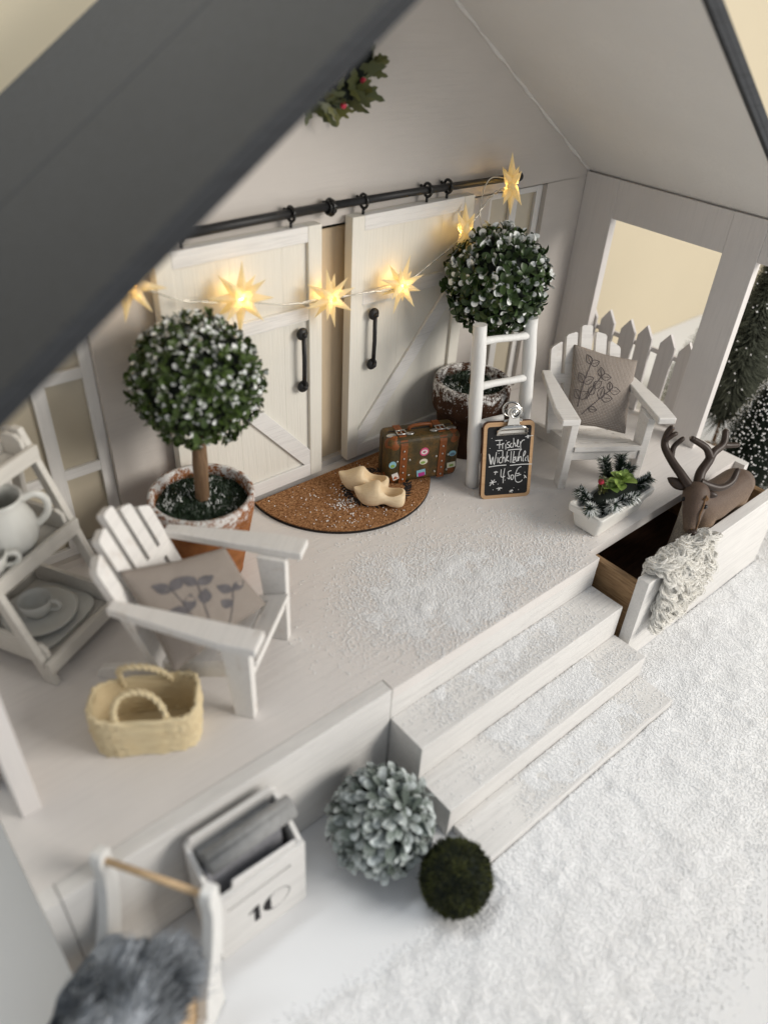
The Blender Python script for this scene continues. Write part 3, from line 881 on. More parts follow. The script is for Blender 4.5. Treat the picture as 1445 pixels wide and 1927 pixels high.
cushion('linen cushion with outlined twig print in the chair by the fence', chR, [(-1.1, -8.3, 9.0), (4.2, -6.9, 8.1), (2.0, -1.6, 4.25), (-2.6, -3.3, 4.3)], 0.75, False, [
    ([(0.24, 0.12), (0.42, 0.28), (0.62, 0.46)], [((0.62, 0.46), D(100), 0.12, 0.045), ((0.62, 0.46), D(10), 0.17, 0.05), ((0.47, 0.33), D(75), 0.17, 0.055), ((0.50, 0.35), D(5), 0.18, 0.05), ((0.33, 0.19), D(0), 0.14, 0.035)]),
    ([(0.28, 0.30), (0.36, 0.46), (0.46, 0.62)], [((0.46, 0.62), D(100), 0.13, 0.05), ((0.46, 0.62), D(5), 0.15, 0.045), ((0.36, 0.46), D(40), 0.15, 0.05), ((0.31, 0.36), D(60), 0.14, 0.05)]),
    ([(0.16, 0.20), (0.20, 0.50), (0.28, 0.76)], [((0.28, 0.76), D(120), 0.15, 0.045), ((0.28, 0.76), D(25), 0.14, 0.045), ((0.20, 0.50), D(125), 0.16, 0.05), ((0.20, 0.50), D(30), 0.17, 0.05), ((0.17, 0.30), D(130), 0.15, 0.05), ((0.17, 0.30), D(40), 0.15, 0.05)])])
cushion('grey brown cushion with dark twig print in the front left chair', chL, [(-1.8, -7.7, 7.9), (2.9, -3.7, 6.7), (0.9, -0.6, 4.75), (-4.0, -4.1, 3.4)], 0.8, True, [
    ([(0.30, 0.05), (0.33, 0.40), (0.30, 0.66)], [((0.30, 0.66), D(140), 0.188, 0.058), ((0.30, 0.66), D(40), 0.175, 0.058), ((0.33, 0.40), D(150), 0.188, 0.058), ((0.33, 0.40), D(60), 0.188, 0.058)]),
    ([(0.42, 0.05), (0.48, 0.40), (0.52, 0.62)], [((0.52, 0.62), D(120), 0.175, 0.058), ((0.52, 0.62), D(10), 0.188, 0.058), ((0.48, 0.40), D(60), 0.175, 0.065)]),
    ([(0.60, 0.05), (0.70, 0.22), (0.78, 0.38)], [((0.78, 0.38), D(130), 0.188, 0.058), ((0.78, 0.38), D(20), 0.188, 0.058), ((0.70, 0.22), D(120), 0.150, 0.052)])])

# ------------------------------------------------------------------ tiered shelf with crockery
sh = thing('plant_shelf', 'white tiered ladder shelf with crockery in the left corner', 'shelf', (-15.29, 12.11, 0), R(28.4))
# local: x along the front, y back
def shelf_leg(x, yb0, yb1, h):
    mb = MB(); mb.prism([(yb0 - 0.05, 0), (yb0 + 0.75, 0), (yb1 + 0.62, h), (yb1, h)], x, x + 0.42, lambda u, v, d: (d, u, v)); obj('leg', mb, 'shelf', sh, bev=0.05)
for x in (0.0, 6.25):
    shelf_leg(x, 0.0, 4.75, 12.6)
    shelf_leg(x + 0.001, 6.4, 5.35, 12.4)
def tray(z, yf, yb, x0=0.43, x1=6.24, fh=0.85, name='tray'):
    mb = MB(); mb.box(x0, x1, yf, yb, z, z + 0.25)
    t = obj('tray', mb, 'shelf', sh, bev=0.03)
    mb = MB(); mb.box(x0 - 0.43, x1 + 0.43, yf - 0.36, yf - 0.004, z - 0.12, z + fh); obj('tray_edge', mb, 'shelf', t, bev=0.07)
    mb = MB(); mb.box(x0, x1, yb + 0.004, yb + 0.3, z - 0.05, z + fh); obj('tray_edge', mb, 'shelf', t, bev=0.07)
    for xa in (x0 - 0.002, x1 - 0.30):
        mb = MB(); pts = [(yf, z + 0.252), (yb, z + 0.252), (yb, z + 1.35), (yb - 0.3, z + 1.6), (yf + 0.55, z + 1.6), (yf + 0.15, z + 1.35)]
        mb.prism(pts, xa, xa + 0.30, lambda u, v, d: (d, u, v)); obj('tray_side', mb, 'shelf', t, bev=0.06)
tray(0.9, 0.42, 6.3); tray(6.05, 2.65, 6.0); tray(10.75, 4.35, 5.9)

def jug(label, parentmat, loc, s, group=None):
    T = thing('jug', label, 'jug', loc)
    mb = MB(); prof = [(0, 0), (0.95, 0), (1.1, 0.08), (1.45, 0.7), (1.55, 1.3), (1.4, 2.0), (1.12, 2.6), (1.05, 2.95), (1.18, 3.25), (1.08, 3.25), (0.95, 2.95), (1.0, 2.6), (1.25, 2.0), (1.38, 1.3), (1.2, 0.6), (0, 0.3)]
    mb.lathe([(r * s, z * s) for r, z in prof], 36)
    vs = []
    for (x, y, z) in mb.v:           # fluted wall and a small lip
        a = math.atan2(y, x); rr = math.hypot(x, y); k = 1 + 0.018 * math.cos(14 * a) * (1 if 0.3 * s < z < 2.9 * s else 0)
        lip = 0.35 * s * max(0, math.cos(a - R(200))) ** 8 * max(0, (z / s - 2.7) / 0.55)
        vs.append((x * k + lip * math.cos(R(200)), y * k + lip * math.sin(R(200)), z))
    mb.v = vs; obj('body', mb, 'ceramic', T, smooth=True)
    mb = MB(); hp = spline([(1.05, 0, 2.85), (1.7, 0, 3.0), (2.15, 0, 2.5), (2.05, 0, 1.7), (1.45, 0, 1.15)], 6)
    mb.tube([tuple(c * s for c in p) for p in hp], 0.2 * s, 10); obj('handle', mb, 'ceramic', T, smooth=True)
    return T
def cup(T, s, z=0.0, name='cup'):
    mb = MB(); prof = [(0, 0), (0.55, 0), (0.6, 0.1), (0.8, 0.35), (0.92, 0.75), (0.98, 1.15), (0.93, 1.17), (0.85, 0.75), (0.7, 0.35), (0, 0.2)]
    mb.lathe([(r * s, q * s + z) for r, q in prof], 28); obj('body', mb, 'ceramic', T, smooth=True)
    mb = MB(); hp = spline([(0.9, 0, 0.98), (1.25, 0, 1.0), (1.4, 0, 0.7), (1.15, 0, 0.4), (0.75, 0, 0.36)], 5)
    mb.tube([(p.x * s, p.y * s, p.z * s + z) for p in hp], 0.12 * s, 8); obj('handle', mb, 'ceramic', T, smooth=True)
def shelf_pt(x, y, z):
    c, s = math.cos(R(28.4)), math.sin(R(28.4)); return (-15.29 + c * x - s * y, 12.11 + s * x + c * y, z)
J = jug('pale ribbed ceramic jug on the middle shelf tray', 'ceramic', shelf_pt(3.35, 4.35, 6.32), 1.12); J.rotation_euler = (0, 0, R(-12))
mb = MB(); prof = [(0, 0), (1.15, 0), (1.3, 0.06), (2.1, 0.34), (2.2, 0.44), (2.05, 0.42), (1.3, 0.18), (0, 0.14)]
mb.lathe(prof, 40); sau = obj('saucer', mb, 'ceramic', None, smooth=True, loc=shelf_pt(3.05, 3.3, 1.62)); tag(sau, 'round pale saucer under the small cup on the bottom shelf', 'saucer')
cupT = thing('cup', 'small pale cup on the saucer on the bottom shelf', 'cup', shelf_pt(3.05, 3.45, 1.79), R(-40)); cup(cupT, 1.02)
cup2 = thing('cup', 'pale cup at the picture edge on the middle shelf tray', 'cup', shelf_pt(1.05, 3.85, 6.32), R(-20)); cup(cup2, 1.25)
mb = MB(); pts = []
for i in range(48):
    a = 2 * math.pi * i / 48; ca, sa = math.cos(a), math.sin(a)
    pts.append((2.65 * math.copysign(abs(ca) ** 0.5, ca), 2.35 * math.copysign(abs(sa) ** 0.5, sa)))
mb.prism(pts, 0.0, 0.30, lambda u, v, d: (u * (0.96 + 0.13 * d), v * (0.96 + 0.13 * d), d))
pl = obj('serving_plate', mb, 'ceramic', None, bev=0.06, loc=shelf_pt(3.3, 3.35, 1.18), rot=(0, 0, R(28.4))); tag(pl, 'flat pale serving plate lying under the saucer on bottom shelf', 'plate')

# ------------------------------------------------------------------ straw basket
bk = thing('straw_basket', 'woven straw basket with two looped handles in front of the left chair', 'basket', (-12.45, 5.9, 0), R(-31))
def rrect(a, hx, hy, n=4.0):
    ca, sa = math.cos(a), math.sin(a); return (hx * math.copysign(abs(ca) ** (2 / n), ca), hy * math.copysign(abs(sa) ** (2 / n), sa))
rr_ = random.Random(5); NS = 96
body = None
for k in range(17):
    z = 0.10 + k * 0.172; grow = 0.93 + 0.06 * k / 16 + 0.03 * math.sin(math.pi * k / 16)
    mb = MB(); pts = []; rad = []
    for i in range(NS):
        a = 2 * math.pi * i / NS; x, y = rrect(a, 2.75 * grow, 1.55 * grow, 4.2)
        wv = 0.06 * math.sin(i * math.pi / 3 + (math.pi if k % 2 else 0)) + rr_.uniform(-0.03, 0.03); nrm = Vector((x, y, 0)).normalized()
        sag = (0.18 * math.sin(a * 2 + 0.6) * (k / 16) ** 2)
        pts.append((x + nrm.x * wv, y + nrm.y * wv, z + sag + rr_.uniform(-0.03, 0.03))); rad.append(0.115 + rr_.uniform(-0.02, 0.03))
    mb.tube(pts, rad, 7, closed=True, b=rr_.random())
    o = obj('straw_braid', mb, 'straw', bk, smooth=True, attrs=True)
mb = MB(); vs = [(0, 0, 0.16)]; fs = []
for i in range(NS):
    x, y = rrect(2 * math.pi * i / NS, 2.5, 1.38, 4.2); vs.append((x, y, 0.10))
fs = [(0, 1 + i, 1 + (i + 1) % NS) for i in range(NS)]; mb.add(vs, fs); obj('bottom', mb, 'straw', bk, attrs=True)
mb = MB()
for i in range(NS): pass
vs = []; fs = []
for j, z in enumerate((0.1, 2.75)):
    for i in range(NS):
        x, y = rrect(2 * math.pi * i / NS, 2.45 * (1 + 0.06 * j), 1.34 * (1 + 0.06 * j), 4.2); vs.append((x, y, z))
fs = [(i, (i + 1) % NS, NS + (i + 1) % NS, NS + i) for i in range(NS)]; mb.add(vs, fs); obj('lining', mb, 'straw', bk, attrs=True)
for s in (-1, 1):
    mb = MB(); base = spline([(-1.25, s * 1.48, 2.3), (-1.35, s * 1.3, 3.5), (-0.9, s * 0.95, 4.25), (0.1, s * 0.85, 4.3), (0.9, s * 1.05, 3.6), (1.3, s * 1.5, 2.3)], 12)
    for ph in (0, math.pi):
        pts = []
        for i, p in enumerate(base):
            t = (base[min(i + 1, len(base) - 1)] - base[max(i - 1, 0)]).normalized(); x = t.orthogonal().normalized(); y = t.cross(x); a = i * 0.75 + ph
            pts.append(p + (x * math.cos(a) + y * math.sin(a)) * 0.09)
        mb.tube(pts, 0.10, 7, b=0.7)
    obj('handle', mb, 'straw', bk, smooth=True, attrs=True)

# ------------------------------------------------------------------ half-round cork doormat
mat_T = thing('doormat', 'half round brown cork doormat with black wreath print before the barn doors', 'doormat', (10.9, 16.0, 0))
def halfdisc(r, n=64, y0=4.25):
    c = 3.7; a0 = math.asin(min(1, (y0 - c) / r))
    pts = []
    for i in range(n + 1):
        a = math.pi - a0 + (math.pi + 2 * a0) * i / n
        pts.append((r * math.cos(a), c + r * math.sin(a)))
    return pts
mb = MB(); mb.prism(halfdisc(7.62), 0.004, 0.22, lambda u, v, d: (u, v, d)); obj('backing', mb, 'rubber', mat_T)
mb = MB(); mb.prism(halfdisc(7.60, y0=4.23), 0.221, 0.33, lambda u, v, d: (u, v, d)); obj('cork_top', mb, 'cork', mat_T)
# printed twig wreath
mb = MB(); wc = Vector((1.35, 0.25, 0.334)); rr = random.Random(3); wr = 2.35
ring = [(wc.x + wr * 1.1 * math.cos(a), wc.y + wr * math.sin(a), wc.z) for a in np.linspace(0, 2 * math.pi, 61)[:-1]]
mb.tube(ring, 0.035, 4, closed=True)
for i in range(46):
    a = 2 * math.pi * i / 46
    for s in (-1, 1):
        an = a + math.pi / 2 + s * 0.65 + rr.uniform(-0.2, 0.2)
        pl = leaf_poly((wc.x + wr * 1.1 * math.cos(a), wc.y + wr * math.sin(a)), an, rr.uniform(0.5, 0.75), 0.11, 5)
        mb.add([(x, y, 0.336) for x, y in pl], [tuple(range(len(pl)))])
obj('wreath_print', mb, 'print_black', mat_T)

# ------------------------------------------------------------------ wooden clogs
def bool_cut(outer, cutter, name, mat):
    a = bpy.data.objects.new('tmp_a', outer); b = bpy.data.objects.new('tmp_b', cutter)
    COL.objects.link(a); COL.objects.link(b)
    m = a.modifiers.new('b', 'BOOLEAN'); m.operation = 'DIFFERENCE'; m.object = b; m.solver = 'EXACT'
    dg = bpy.context.evaluated_depsgraph_get()
    me = bpy.data.meshes.new_from_object(a.evaluated_get(dg)); me.name = name
    bpy.data.objects.remove(a); bpy.data.objects.remove(b)
    me.materials.clear(); me.materials.append(M[mat])
    return me
def clog_mesh():
    # sections along x: heel (-) to toe (+): (x, half width, z bottom, z top)
    S = [(-2.15, 0.25, 0.62, 1.15), (-2.08, 0.62, 0.28, 1.45), (-1.85, 0.88, 0.06, 1.55), (-1.3, 0.98, 0.0, 1.52), (-0.8, 0.95, 0.10, 1.50), (-0.35, 0.95, 0.32, 1.58), (0.05, 1.02, 0.22, 1.95), (0.35, 1.08, 0.05, 2.28), (0.9, 1.12, 0.0, 2.08), (1.4, 1.05, 0.10, 1.82), (1.85, 0.80, 0.36, 1.62), (2.2, 0.48, 0.80, 1.60), (2.42, 0.22, 1.20, 1.62), (2.50, 0.08, 1.40, 1.60)]
    mb = MB(); n = 24; vs = []; fs = []
    for (x, w, z0, z1) in S:
        for k in range(n):
            a = 2 * math.pi * k / n; ca, sa = math.cos(a), math.sin(a)
            e = 0.75 if sa < 0 else 0.95
            vs.append((x, w * math.copysign(abs(ca) ** 0.8, ca), (z0 + z1) / 2 + (z1 - z0) / 2 * math.copysign(abs(sa) ** e, sa)))
    for j in range(len(S) - 1):
        fs += [(j * n + k, j * n + (k + 1) % n, (j + 1) * n + (k + 1) % n, (j + 1) * n + k) for k in range(n)]
    fs += [tuple(range(n))[::-1], tuple((len(S) - 1) * n + k for k in range(n))]
    # orient outward
    mb.add(vs, [f[::-1] for f in fs]); out = mb.mesh('clog_o', M['clog'], True)
    bm = bmesh.new(); bm.from_mesh(out); bmesh.ops.recalc_face_normals(bm, faces=bm.faces); bmesh.ops.subdivide_edges(bm, edges=bm.edges, cuts=1, smooth=0.6, use_grid_fill=True); bm.to_mesh(out); bm.free()
    cb = MB(); cb.ball((-0.88, 0, 1.75), 1.0, 28, 18, (1.06, 0.74, 1.42)); cut = cb.mesh('clog_c', M['clog'], True)
    me = bool_cut(out, cut, 'clog', 'clog')
    me.polygons.foreach_set('use_smooth', [True] * len(me.polygons))
    return me
cme = clog_mesh()
def clog(label, loc, rz, s):
    o = bpy.data.objects.new('clog', cme); link(o); o.location = loc; o.rotation_euler = (0, 0, rz); o.scale = (s,) * 3
    md = o.modifiers.new('n', 'WEIGHTED_NORMAL'); tag(o, label, 'clog', 'wooden clogs on the doormat'); return o
clog('bare wooden clog nearer the suitcase, behind its twin', (11.25, 16.55, 0.335), R(130), 0.86)
clog('bare wooden clog nearer the front edge of the doormat', (11.05, 14.35, 0.335), R(137), 0.86)

# ------------------------------------------------------------------ suitcase
rivet_mb = MB(); rivet_mb.ball((0, 0, 0), 1.0, 8, 6); rivet_me = rivet_mb.mesh('rivet', M['pewter'], True)
sx, sy, sz = 6.15, 2.5, 4.15
p0 = Vector((12.95, 15.9)); p1 = Vector((18.6, 13.7)); dirv = (p1 - p0).normalized(); ang = math.atan2(dirv.y, dirv.x)
nrm = Vector((-dirv.y, dirv.x)); cc = (p0 + p1) / 2 + nrm * (sy / 2)
sc_ = thing('suitcase', 'small olive brown vintage suitcase with straps and stickers on the doormat', 'suitcase', (cc.x, cc.y, 0.34), ang)
mb = MB(); mb.box(-sx / 2, sx / 2, -sy / 2, sy / 2, 0, sz); o = obj('body', mb, 'case', sc_, bev=0.0); bevel(o, 0.48, 4)
for y in (-0.15,):
    mb = MB(); ring = [(-sx / 2, 0.45), (-sx / 2 + 0.45, 0), (sx / 2 - 0.45, 0), (sx / 2, 0.45), (sx / 2, sz - 0.45), (sx / 2 - 0.45, sz), (-sx / 2 + 0.45, sz), (-sx / 2, sz - 0.45)]
    mb.tube([(x * 1.003, y + 0.3, z * 1.003 - 0.004) for x, z in ring], 0.05, 6, closed=True); obj('lid_seam', mb, 'print_black', sc_)
for x in (-1.75, 1.55):
    mb = MB(); t = 0.05
    prof = [(-sy / 2 - t, 0.12), (-sy / 2 - t, sz - 0.55), (-sy / 2 + 0.1, sz - 0.16), (-sy / 2 + 0.55, sz + t), (sy / 2 - 0.3, sz + t)]
    vs = []; fs = []
    for (y, z) in prof:
        for dx in (-0.3, 0.3): vs.append((x + dx, y, z))
    for (y, z) in prof:
        for dx in (-0.3, 0.3): vs.append((x + dx, y + 0.07, z - 0.06))
    n = len(prof) * 2
    for j in range(len(prof) - 1):
        fs += [(2 * j, 2 * j + 1, 2 * j + 3, 2 * j + 2), (n + 2 * j, n + 2 * j + 2, n + 2 * j + 3, n + 2 * j + 1), (2 * j, 2 * j + 2, n + 2 * j + 2, n + 2 * j), (2 * j + 1, n + 2 * j + 1, n + 2 * j + 3, 2 * j + 3)]
    mb.add(vs, fs); st = obj('strap', mb, 'strap', sc_)
    mb = MB()
    for (y, z) in ((-0.35, sz + 0.13),):
        mb.tube([(x - 0.36, y - 0.3, z), (x + 0.36, y - 0.3, z), (x + 0.36, y + 0.3, z), (x - 0.36, y + 0.3, z)], 0.07, 6, closed=True); mb.tube([(x, y - 0.3, z), (x, y + 0.3, z)], 0.05, 6)
    obj('buckle', mb, 'pewter', st, smooth=True)
    for z in (0.45, 1.1, 1.7, 2.4, 3.1): inst('rivet', rivet_me, st, (x, -sy / 2 - 0.07, z), scale=0.085)
    for z in (0.75, 2.2):
        for d in (-0.52, 0.52): inst('rivet', rivet_me, st, (x + d, -sy / 2 - 0.02, z), scale=0.10)
for x in (-1, 1):
    for z in (0, 1):
        mb = MB(); X = x * (sx / 2); Z = z * sz
        mb.ball((X - x * 0.62, -sy / 2 + 0.62, Z + (0.62 if z == 0 else -0.62)), 0.70, 16, 10, (1.0, 0.98, 1.0)); obj('corner_patch', mb, 'strap', sc_, smooth=True)
mb = MB(); mb.tube(spline([(-0.95, 0.1, sz + 0.02), (-0.8, 0.05, sz + 0.32), (0, 0.0, sz + 0.42), (0.8, 0.05, sz + 0.32), (0.95, 0.1, sz + 0.02)], 6), 0.14, 8); obj('handle', mb, 'strap', sc_, smooth=True)
for x, w in ((-1.05, 0.5), (1.0, 0.5), (-2.55, 0.62), (2.45, 0.62)):
    mb = MB(); mb.ball((x, -0.45, sz + 0.01), w * 0.75, 14, 8, (1, 0.55, 0.22)); obj('lock_plate', mb, 'pewter', sc_, smooth=True)
yf = -sy / 2
def sticker(x, z, w, h, mat, inner, shape='disc', rot=0.0):
    def prof(s):
        if shape == 'disc': return [(s * w / 2 * math.cos(a), s * h / 2 * math.sin(a)) for a in np.linspace(0, 2 * math.pi, 21)[:-1]]
        return [(s * w / 2 * a, s * h / 2 * b) for a, b in ((-1, -1), (1, -1), (1, 1), (-1, 1))]
    c, s_ = math.cos(rot), math.sin(rot)
    def fn(u, v, d): return (x + u * c - v * s_, yf - d, z + u * s_ + v * c)
    mb = MB(); mb.prism(prof(1), 0.0, 0.05, fn); o = obj('sticker', mb, mat, sc_)
    for (mt, du, dv, k) in inner:
        m2 = MB(); m2.prism([(u * k + du, v * k * 0.8 + dv) for u, v in prof(1)], 0.051, 0.058, fn); obj('sticker_motif', m2, mt, o)
sticker(-0.02, 2.78, 0.74, 0.74, 'st_pink', [('st_white', 0, 0, 0.72), ('st_pink', 0, 0, 0.40)])
sticker(-0.02, 1.85, 0.70, 0.52, 'st_cream', [('st_green', -0.05, -0.06, 0.6)])
sticker(-0.15, 0.80, 0.74, 0.58, 'st_blue', [('st_magenta', 0.02, -0.14, 0.75)], 'rect', R(8))
sticker(-2.65, 1.95, 0.62, 0.62, 'st_blue', [('st_green', 0.0, -0.1, 0.6)])
sticker(-2.35, 0.80, 0.52, 0.62, 'st_white', [('st_orange', 0.03, -0.1, 0.5)], 'rect', R(18))
sticker(2.45, 2.25, 0.62, 0.50, 'st_blue', [('st_slate', 0.0, -0.06, 0.7)])
sticker(2.45, 1.15, 0.72, 0.50, 'st_cream', [('st_green', 0.0, -0.04, 0.5)], 'rect', R(6))

# ------------------------------------------------------------------ ladder
ld = thing('ladder', 'white wooden ladder leaning in front of the dark potted topiary', 'ladder', (21.7, 12.0, 0))
LB0, LT0 = Vector((18.98, 12.2, 0)), Vector((19.0, 13.6, 13.45)); LB1, LT1 = Vector((24.35, 11.6, 0)), Vector((24.2, 13.1, 12.95)); off = Vector((21.7, 12.0, 0))
for a, b, sd in ((LB0, LT0, 1), (LB1, LT1, 2)):
    mb = MB(); n = 14; pts = [a.lerp(b, i / n) - off + Vector((0.02 * math.sin(i * 0.6 + sd), 0.02 * math.cos(i * 0.7 + sd), 0)) for i in range(n + 1)]
    mb.tube(pts, [0.53 + 0.025 * math.sin(i * 1.7 + sd) for i in range(n + 1)], 18); obj('rail', mb, 'ladder', ld, smooth=False).data.polygons.foreach_set('use_smooth', [True] * (18 * n) + [False] * 2)
for t in (0.17, 0.40, 0.635, 0.90):
    a, b = LB0.lerp(LT0, t) - off, LB1.lerp(LT1, t) - off
    mb = MB(); mb.tube([a.lerp(b, k / 6) + Vector((0, 0, 0.06 * math.sin(k))) for k in range(7)], [0.34, 0.30, 0.28, 0.28, 0.28, 0.30, 0.34], 12); obj('rung', mb, 'ladder', ld, smooth=True)

# ------------------------------------------------------------------ chalkboard clipboard
bl, br = Vector((18.1, 10.35, 0)), Vector((21.75, 8.35, 0)); ex = (br - bl); bw = ex.length; ex.normalize()
back = Vector((-ex.y, ex.x, 0)); lean = R(14.5); ey = (Vector((0, 0, 1)) * math.cos(lean) + back * math.sin(lean)); ez = ex.cross(ey)
bh = 6.35
cb = thing('chalkboard', 'small black chalkboard price sign with wooden frame leaning on the ladder', 'chalkboard')
cb.matrix_world = Matrix.Translation(bl) @ Matrix((ex, ey, ez)).transposed().to_4x4()
def rr2(x0, y0, x1, y1, r, n=6):
    out = []
    for cx, cy, a0 in ((x1 - r, y1 - r, 0), (x0 + r, y1 - r, 90), (x0 + r, y0 + r, 180), (x1 - r, y0 + r, 270)):
        for i in range(n + 1): a = R(a0 + 90 * i / n); out.append((cx + r * math.cos(a), cy + r * math.sin(a)))
    return out
F3 = lambda u, v, d: (u, v, d)
mb = MB(); mb.prism(rr2(0, 0, bw, bh, 0.42), -0.36, -0.02, F3); obj('edge', mb, 'board_edge', cb)
mb = MB(); mb.prism(rr2(0.015, 0.015, bw - 0.015, bh - 0.015, 0.41), -0.019, 0.0, F3); obj('frame', mb, 'board_wood', cb)
mb = MB(); mb.prism(rr2(0.30, 0.31, bw - 0.27, bh - 0.36, 0.2), 0.001, 0.012, F3); slate = obj('slate', mb, 'slate', cb)
STROKES = [[(0.232,0.769),(0.375,0.77)],[(0.318,0.763),(0.32,0.661)],[(0.263,0.713),(0.358,0.715)],[(0.374,0.729),(0.382,0.662)],[(0.377,0.703),(0.39,0.725),(0.407,0.729)],[(0.438,0.718),(0.447,0.647)],[(0.519,0.741),(0.476,0.734),(0.473,0.716),(0.516,0.694),(0.513,0.671),(0.468,0.669)],[(0.564,0.722),(0.539,0.714),(0.533,0.685),(0.551,0.67),(0.579,0.674)],[(0.59,0.788),(0.597,0.723),(0.588,0.668)],[(0.594,0.706),(0.617,0.723),(0.631,0.704),(0.637,0.675)],[(0.645,0.681),(0.68,0.708),(0.684,0.761),(0.669,0.75),(0.669,0.691),(0.696,0.667),(0.72,0.678)],[(0.727,0.736),(0.742,0.653)],[(0.735,0.706),(0.764,0.746),(0.812,0.756)],[(0.28,0.636),(0.392,0.637)],[(0.491,0.635),(0.64,0.639),(0.764,0.638)],[(0.12,0.602),(0.168,0.464),(0.201,0.564),(0.232,0.455),(0.268,0.619)],[(0.133,0.59),(0.181,0.466)],[(0.297,0.554),(0.3,0.479)],[(0.376,0.551),(0.339,0.541),(0.329,0.495),(0.352,0.474),(0.384,0.487)],[(0.391,0.626),(0.397,0.48)],[(0.395,0.521),(0.422,0.549),(0.44,0.525),(0.447,0.478)],[(0.48,0.62),(0.467,0.489)],[(0.512,0.563),(0.474,0.518),(0.526,0.489)],[(0.56,0.617),(0.56,0.47)],[(0.617,0.617),(0.602,0.477)],[(0.603,0.512),(0.635,0.54),(0.649,0.516),(0.617,0.494)],[(0.589,0.475),(0.652,0.469)],[(0.655,0.545),(0.667,0.489),(0.697,0.491),(0.697,0.544),(0.705,0.485)],[(0.764,0.638),(0.722,0.595),(0.718,0.484)],[(0.724,0.519),(0.759,0.541),(0.777,0.479)],[(0.836,0.614),(0.81,0.58),(0.805,0.486),(0.826,0.482)],[(0.837,0.611),(0.847,0.59),(0.821,0.544)],[(0.864,0.531),(0.85,0.496),(0.869,0.478)],[(0.896,0.547),(0.91,0.479),(0.936,0.472)],[(0.128,0.431),(0.303,0.441),(0.479,0.442)],[(0.55,0.433),(0.78,0.437),(1.002,0.431)],[(0.382,0.388),(0.383,0.3),(0.422,0.284),(0.467,0.296)],[(0.452,0.399),(0.433,0.304),(0.435,0.205)],[(0.589,0.364),(0.527,0.349),(0.538,0.305),(0.562,0.269),(0.551,0.252),(0.52,0.271)],[(0.585,0.303),(0.593,0.247),(0.627,0.248),(0.641,0.288),(0.614,0.304),(0.587,0.297)],[(0.782,0.408),(0.725,0.39),(0.687,0.339),(0.671,0.281),(0.688,0.222),(0.74,0.199),(0.799,0.21),(0.822,0.23)],[(0.697,0.315),(0.76,0.321)],[(0.691,0.286),(0.791,0.304)],[(0.237,0.358),(0.317,0.357)],[(0.278,0.372),(0.264,0.323)],[(0.164,0.218),(0.299,0.229)],[(0.196,0.257),(0.246,0.19)],[(0.263,0.259),(0.17,0.18)],[(0.308,0.135),(0.423,0.138)],[(0.35,0.153),(0.378,0.111)],[(0.396,0.151),(0.344,0.11)],[(0.575,0.087),(0.651,0.092)],[(0.599,0.106),(0.627,0.069)],[(0.637,0.107),(0.58,0.072)],[(0.851,0.29),(0.905,0.252)],[(0.885,0.283),(0.859,0.249)],[(0.821,0.794),(0.976,0.806)],[(0.861,0.816),(0.889,0.774)],[(0.886,0.812),(0.86,0.775)],[(0.133,0.677),(0.135,0.671)],[(0.334,0.198),(0.335,0.192)],[(0.241,0.127),(0.241,0.12)],[(0.659,0.133),(0.659,0.128)],[(0.758,0.103),(0.759,0.096)],[(0.863,0.331),(0.863,0.325)],[(0.878,0.898),(0.879,0.892)],[(0.158,0.802),(0.164,0.8)],[(0.448,0.761),(0.449,0.755)],[(0.315,0.606),(0.315,0.6)],[(0.468,0.245),(0.469,0.238)]]
mb = MB()
for st in STROKES:
    pts = [(u * bw, v * bh, 0.022) for u, v in st]
    if len(pts) > 2: pts = [tuple(p) for p in spline(pts, 4)]
    mb.tube(pts, 0.034, 5)
obj('chalk_writing', mb, 'chalk', slate)
clipx = bw * 0.555
mb = MB(); prof = [(0.045, 5.28), (0.05, 5.40), (0.18, 5.50), (0.10, 5.62), (0.26, 5.75), (0.30, 6.0), (0.20, 6.15)]
vs = []; fs = []
for i, (d, v) in enumerate(prof):
    hw = 1.28 if v < 5.8 else (0.95 if v < 6.1 else 0.55)
    for k in range(9):
        u = -1 + k / 4; vs.append((clipx + u * hw, v - 0.02 * u * u, d + 0.02))
for j in range(len(prof) - 1):
    fs += [(j * 9 + k, j * 9 + k + 1, (j + 1) * 9 + k + 1, (j + 1) * 9 + k) for k in range(8)]
mb.add(vs, fs); cl = obj('clip', mb, 'chrome', cb, smooth=True); so = cl.modifiers.new('s', 'SOLIDIFY'); so.thickness = 0.06; so.offset = -1
mb = MB(); mb.prism([(clipx - 0.52, 6.1), (clipx + 0.52, 6.1), (clipx + 0.42, 6.75), (clipx + 0.62, 7.1), (clipx + 0.55, 7.5), (clipx, 7.75), (clipx - 0.55, 7.5), (clipx - 0.62, 7.1), (clipx - 0.42, 6.75)], 0.16, 0.24, lambda u, v, d: (u, v, d + 0.25 * max(0, (v - 6.3)) * 0.6)); obj('clip_lever', mb, 'chrome', cl, bev=0.05)
mb = MB(); zc = 0.24 + 0.25 * 0.8 * 0.6 + 0.06
for r0, w in ((0.40, 0.07), (0.18, 0.06)): mb.tube([(clipx + r0 * math.cos(a), 7.15 + r0 * math.sin(a), zc) for a in np.linspace(0, 2 * math.pi, 25)[:-1]], w, 8, closed=True)
mb.ball((clipx, 7.15, zc - 0.02), 0.16, 12, 8, (1, 1, 0.5)); obj('clip_eye', mb, 'chrome', cl, smooth=True)
mb = MB(); pts = [(clipx + 0.6 * math.cos(a) * 1.05, 7.15 + 0.62 * math.sin(a), -0.45 + 0.1 * math.cos(a)) for a in np.linspace(0, 2 * math.pi, 33)[:-1]]
mb.tube(pts, 0.10, 8, closed=True); obj('clip_ring', mb, 'chrome', cl, smooth=True)
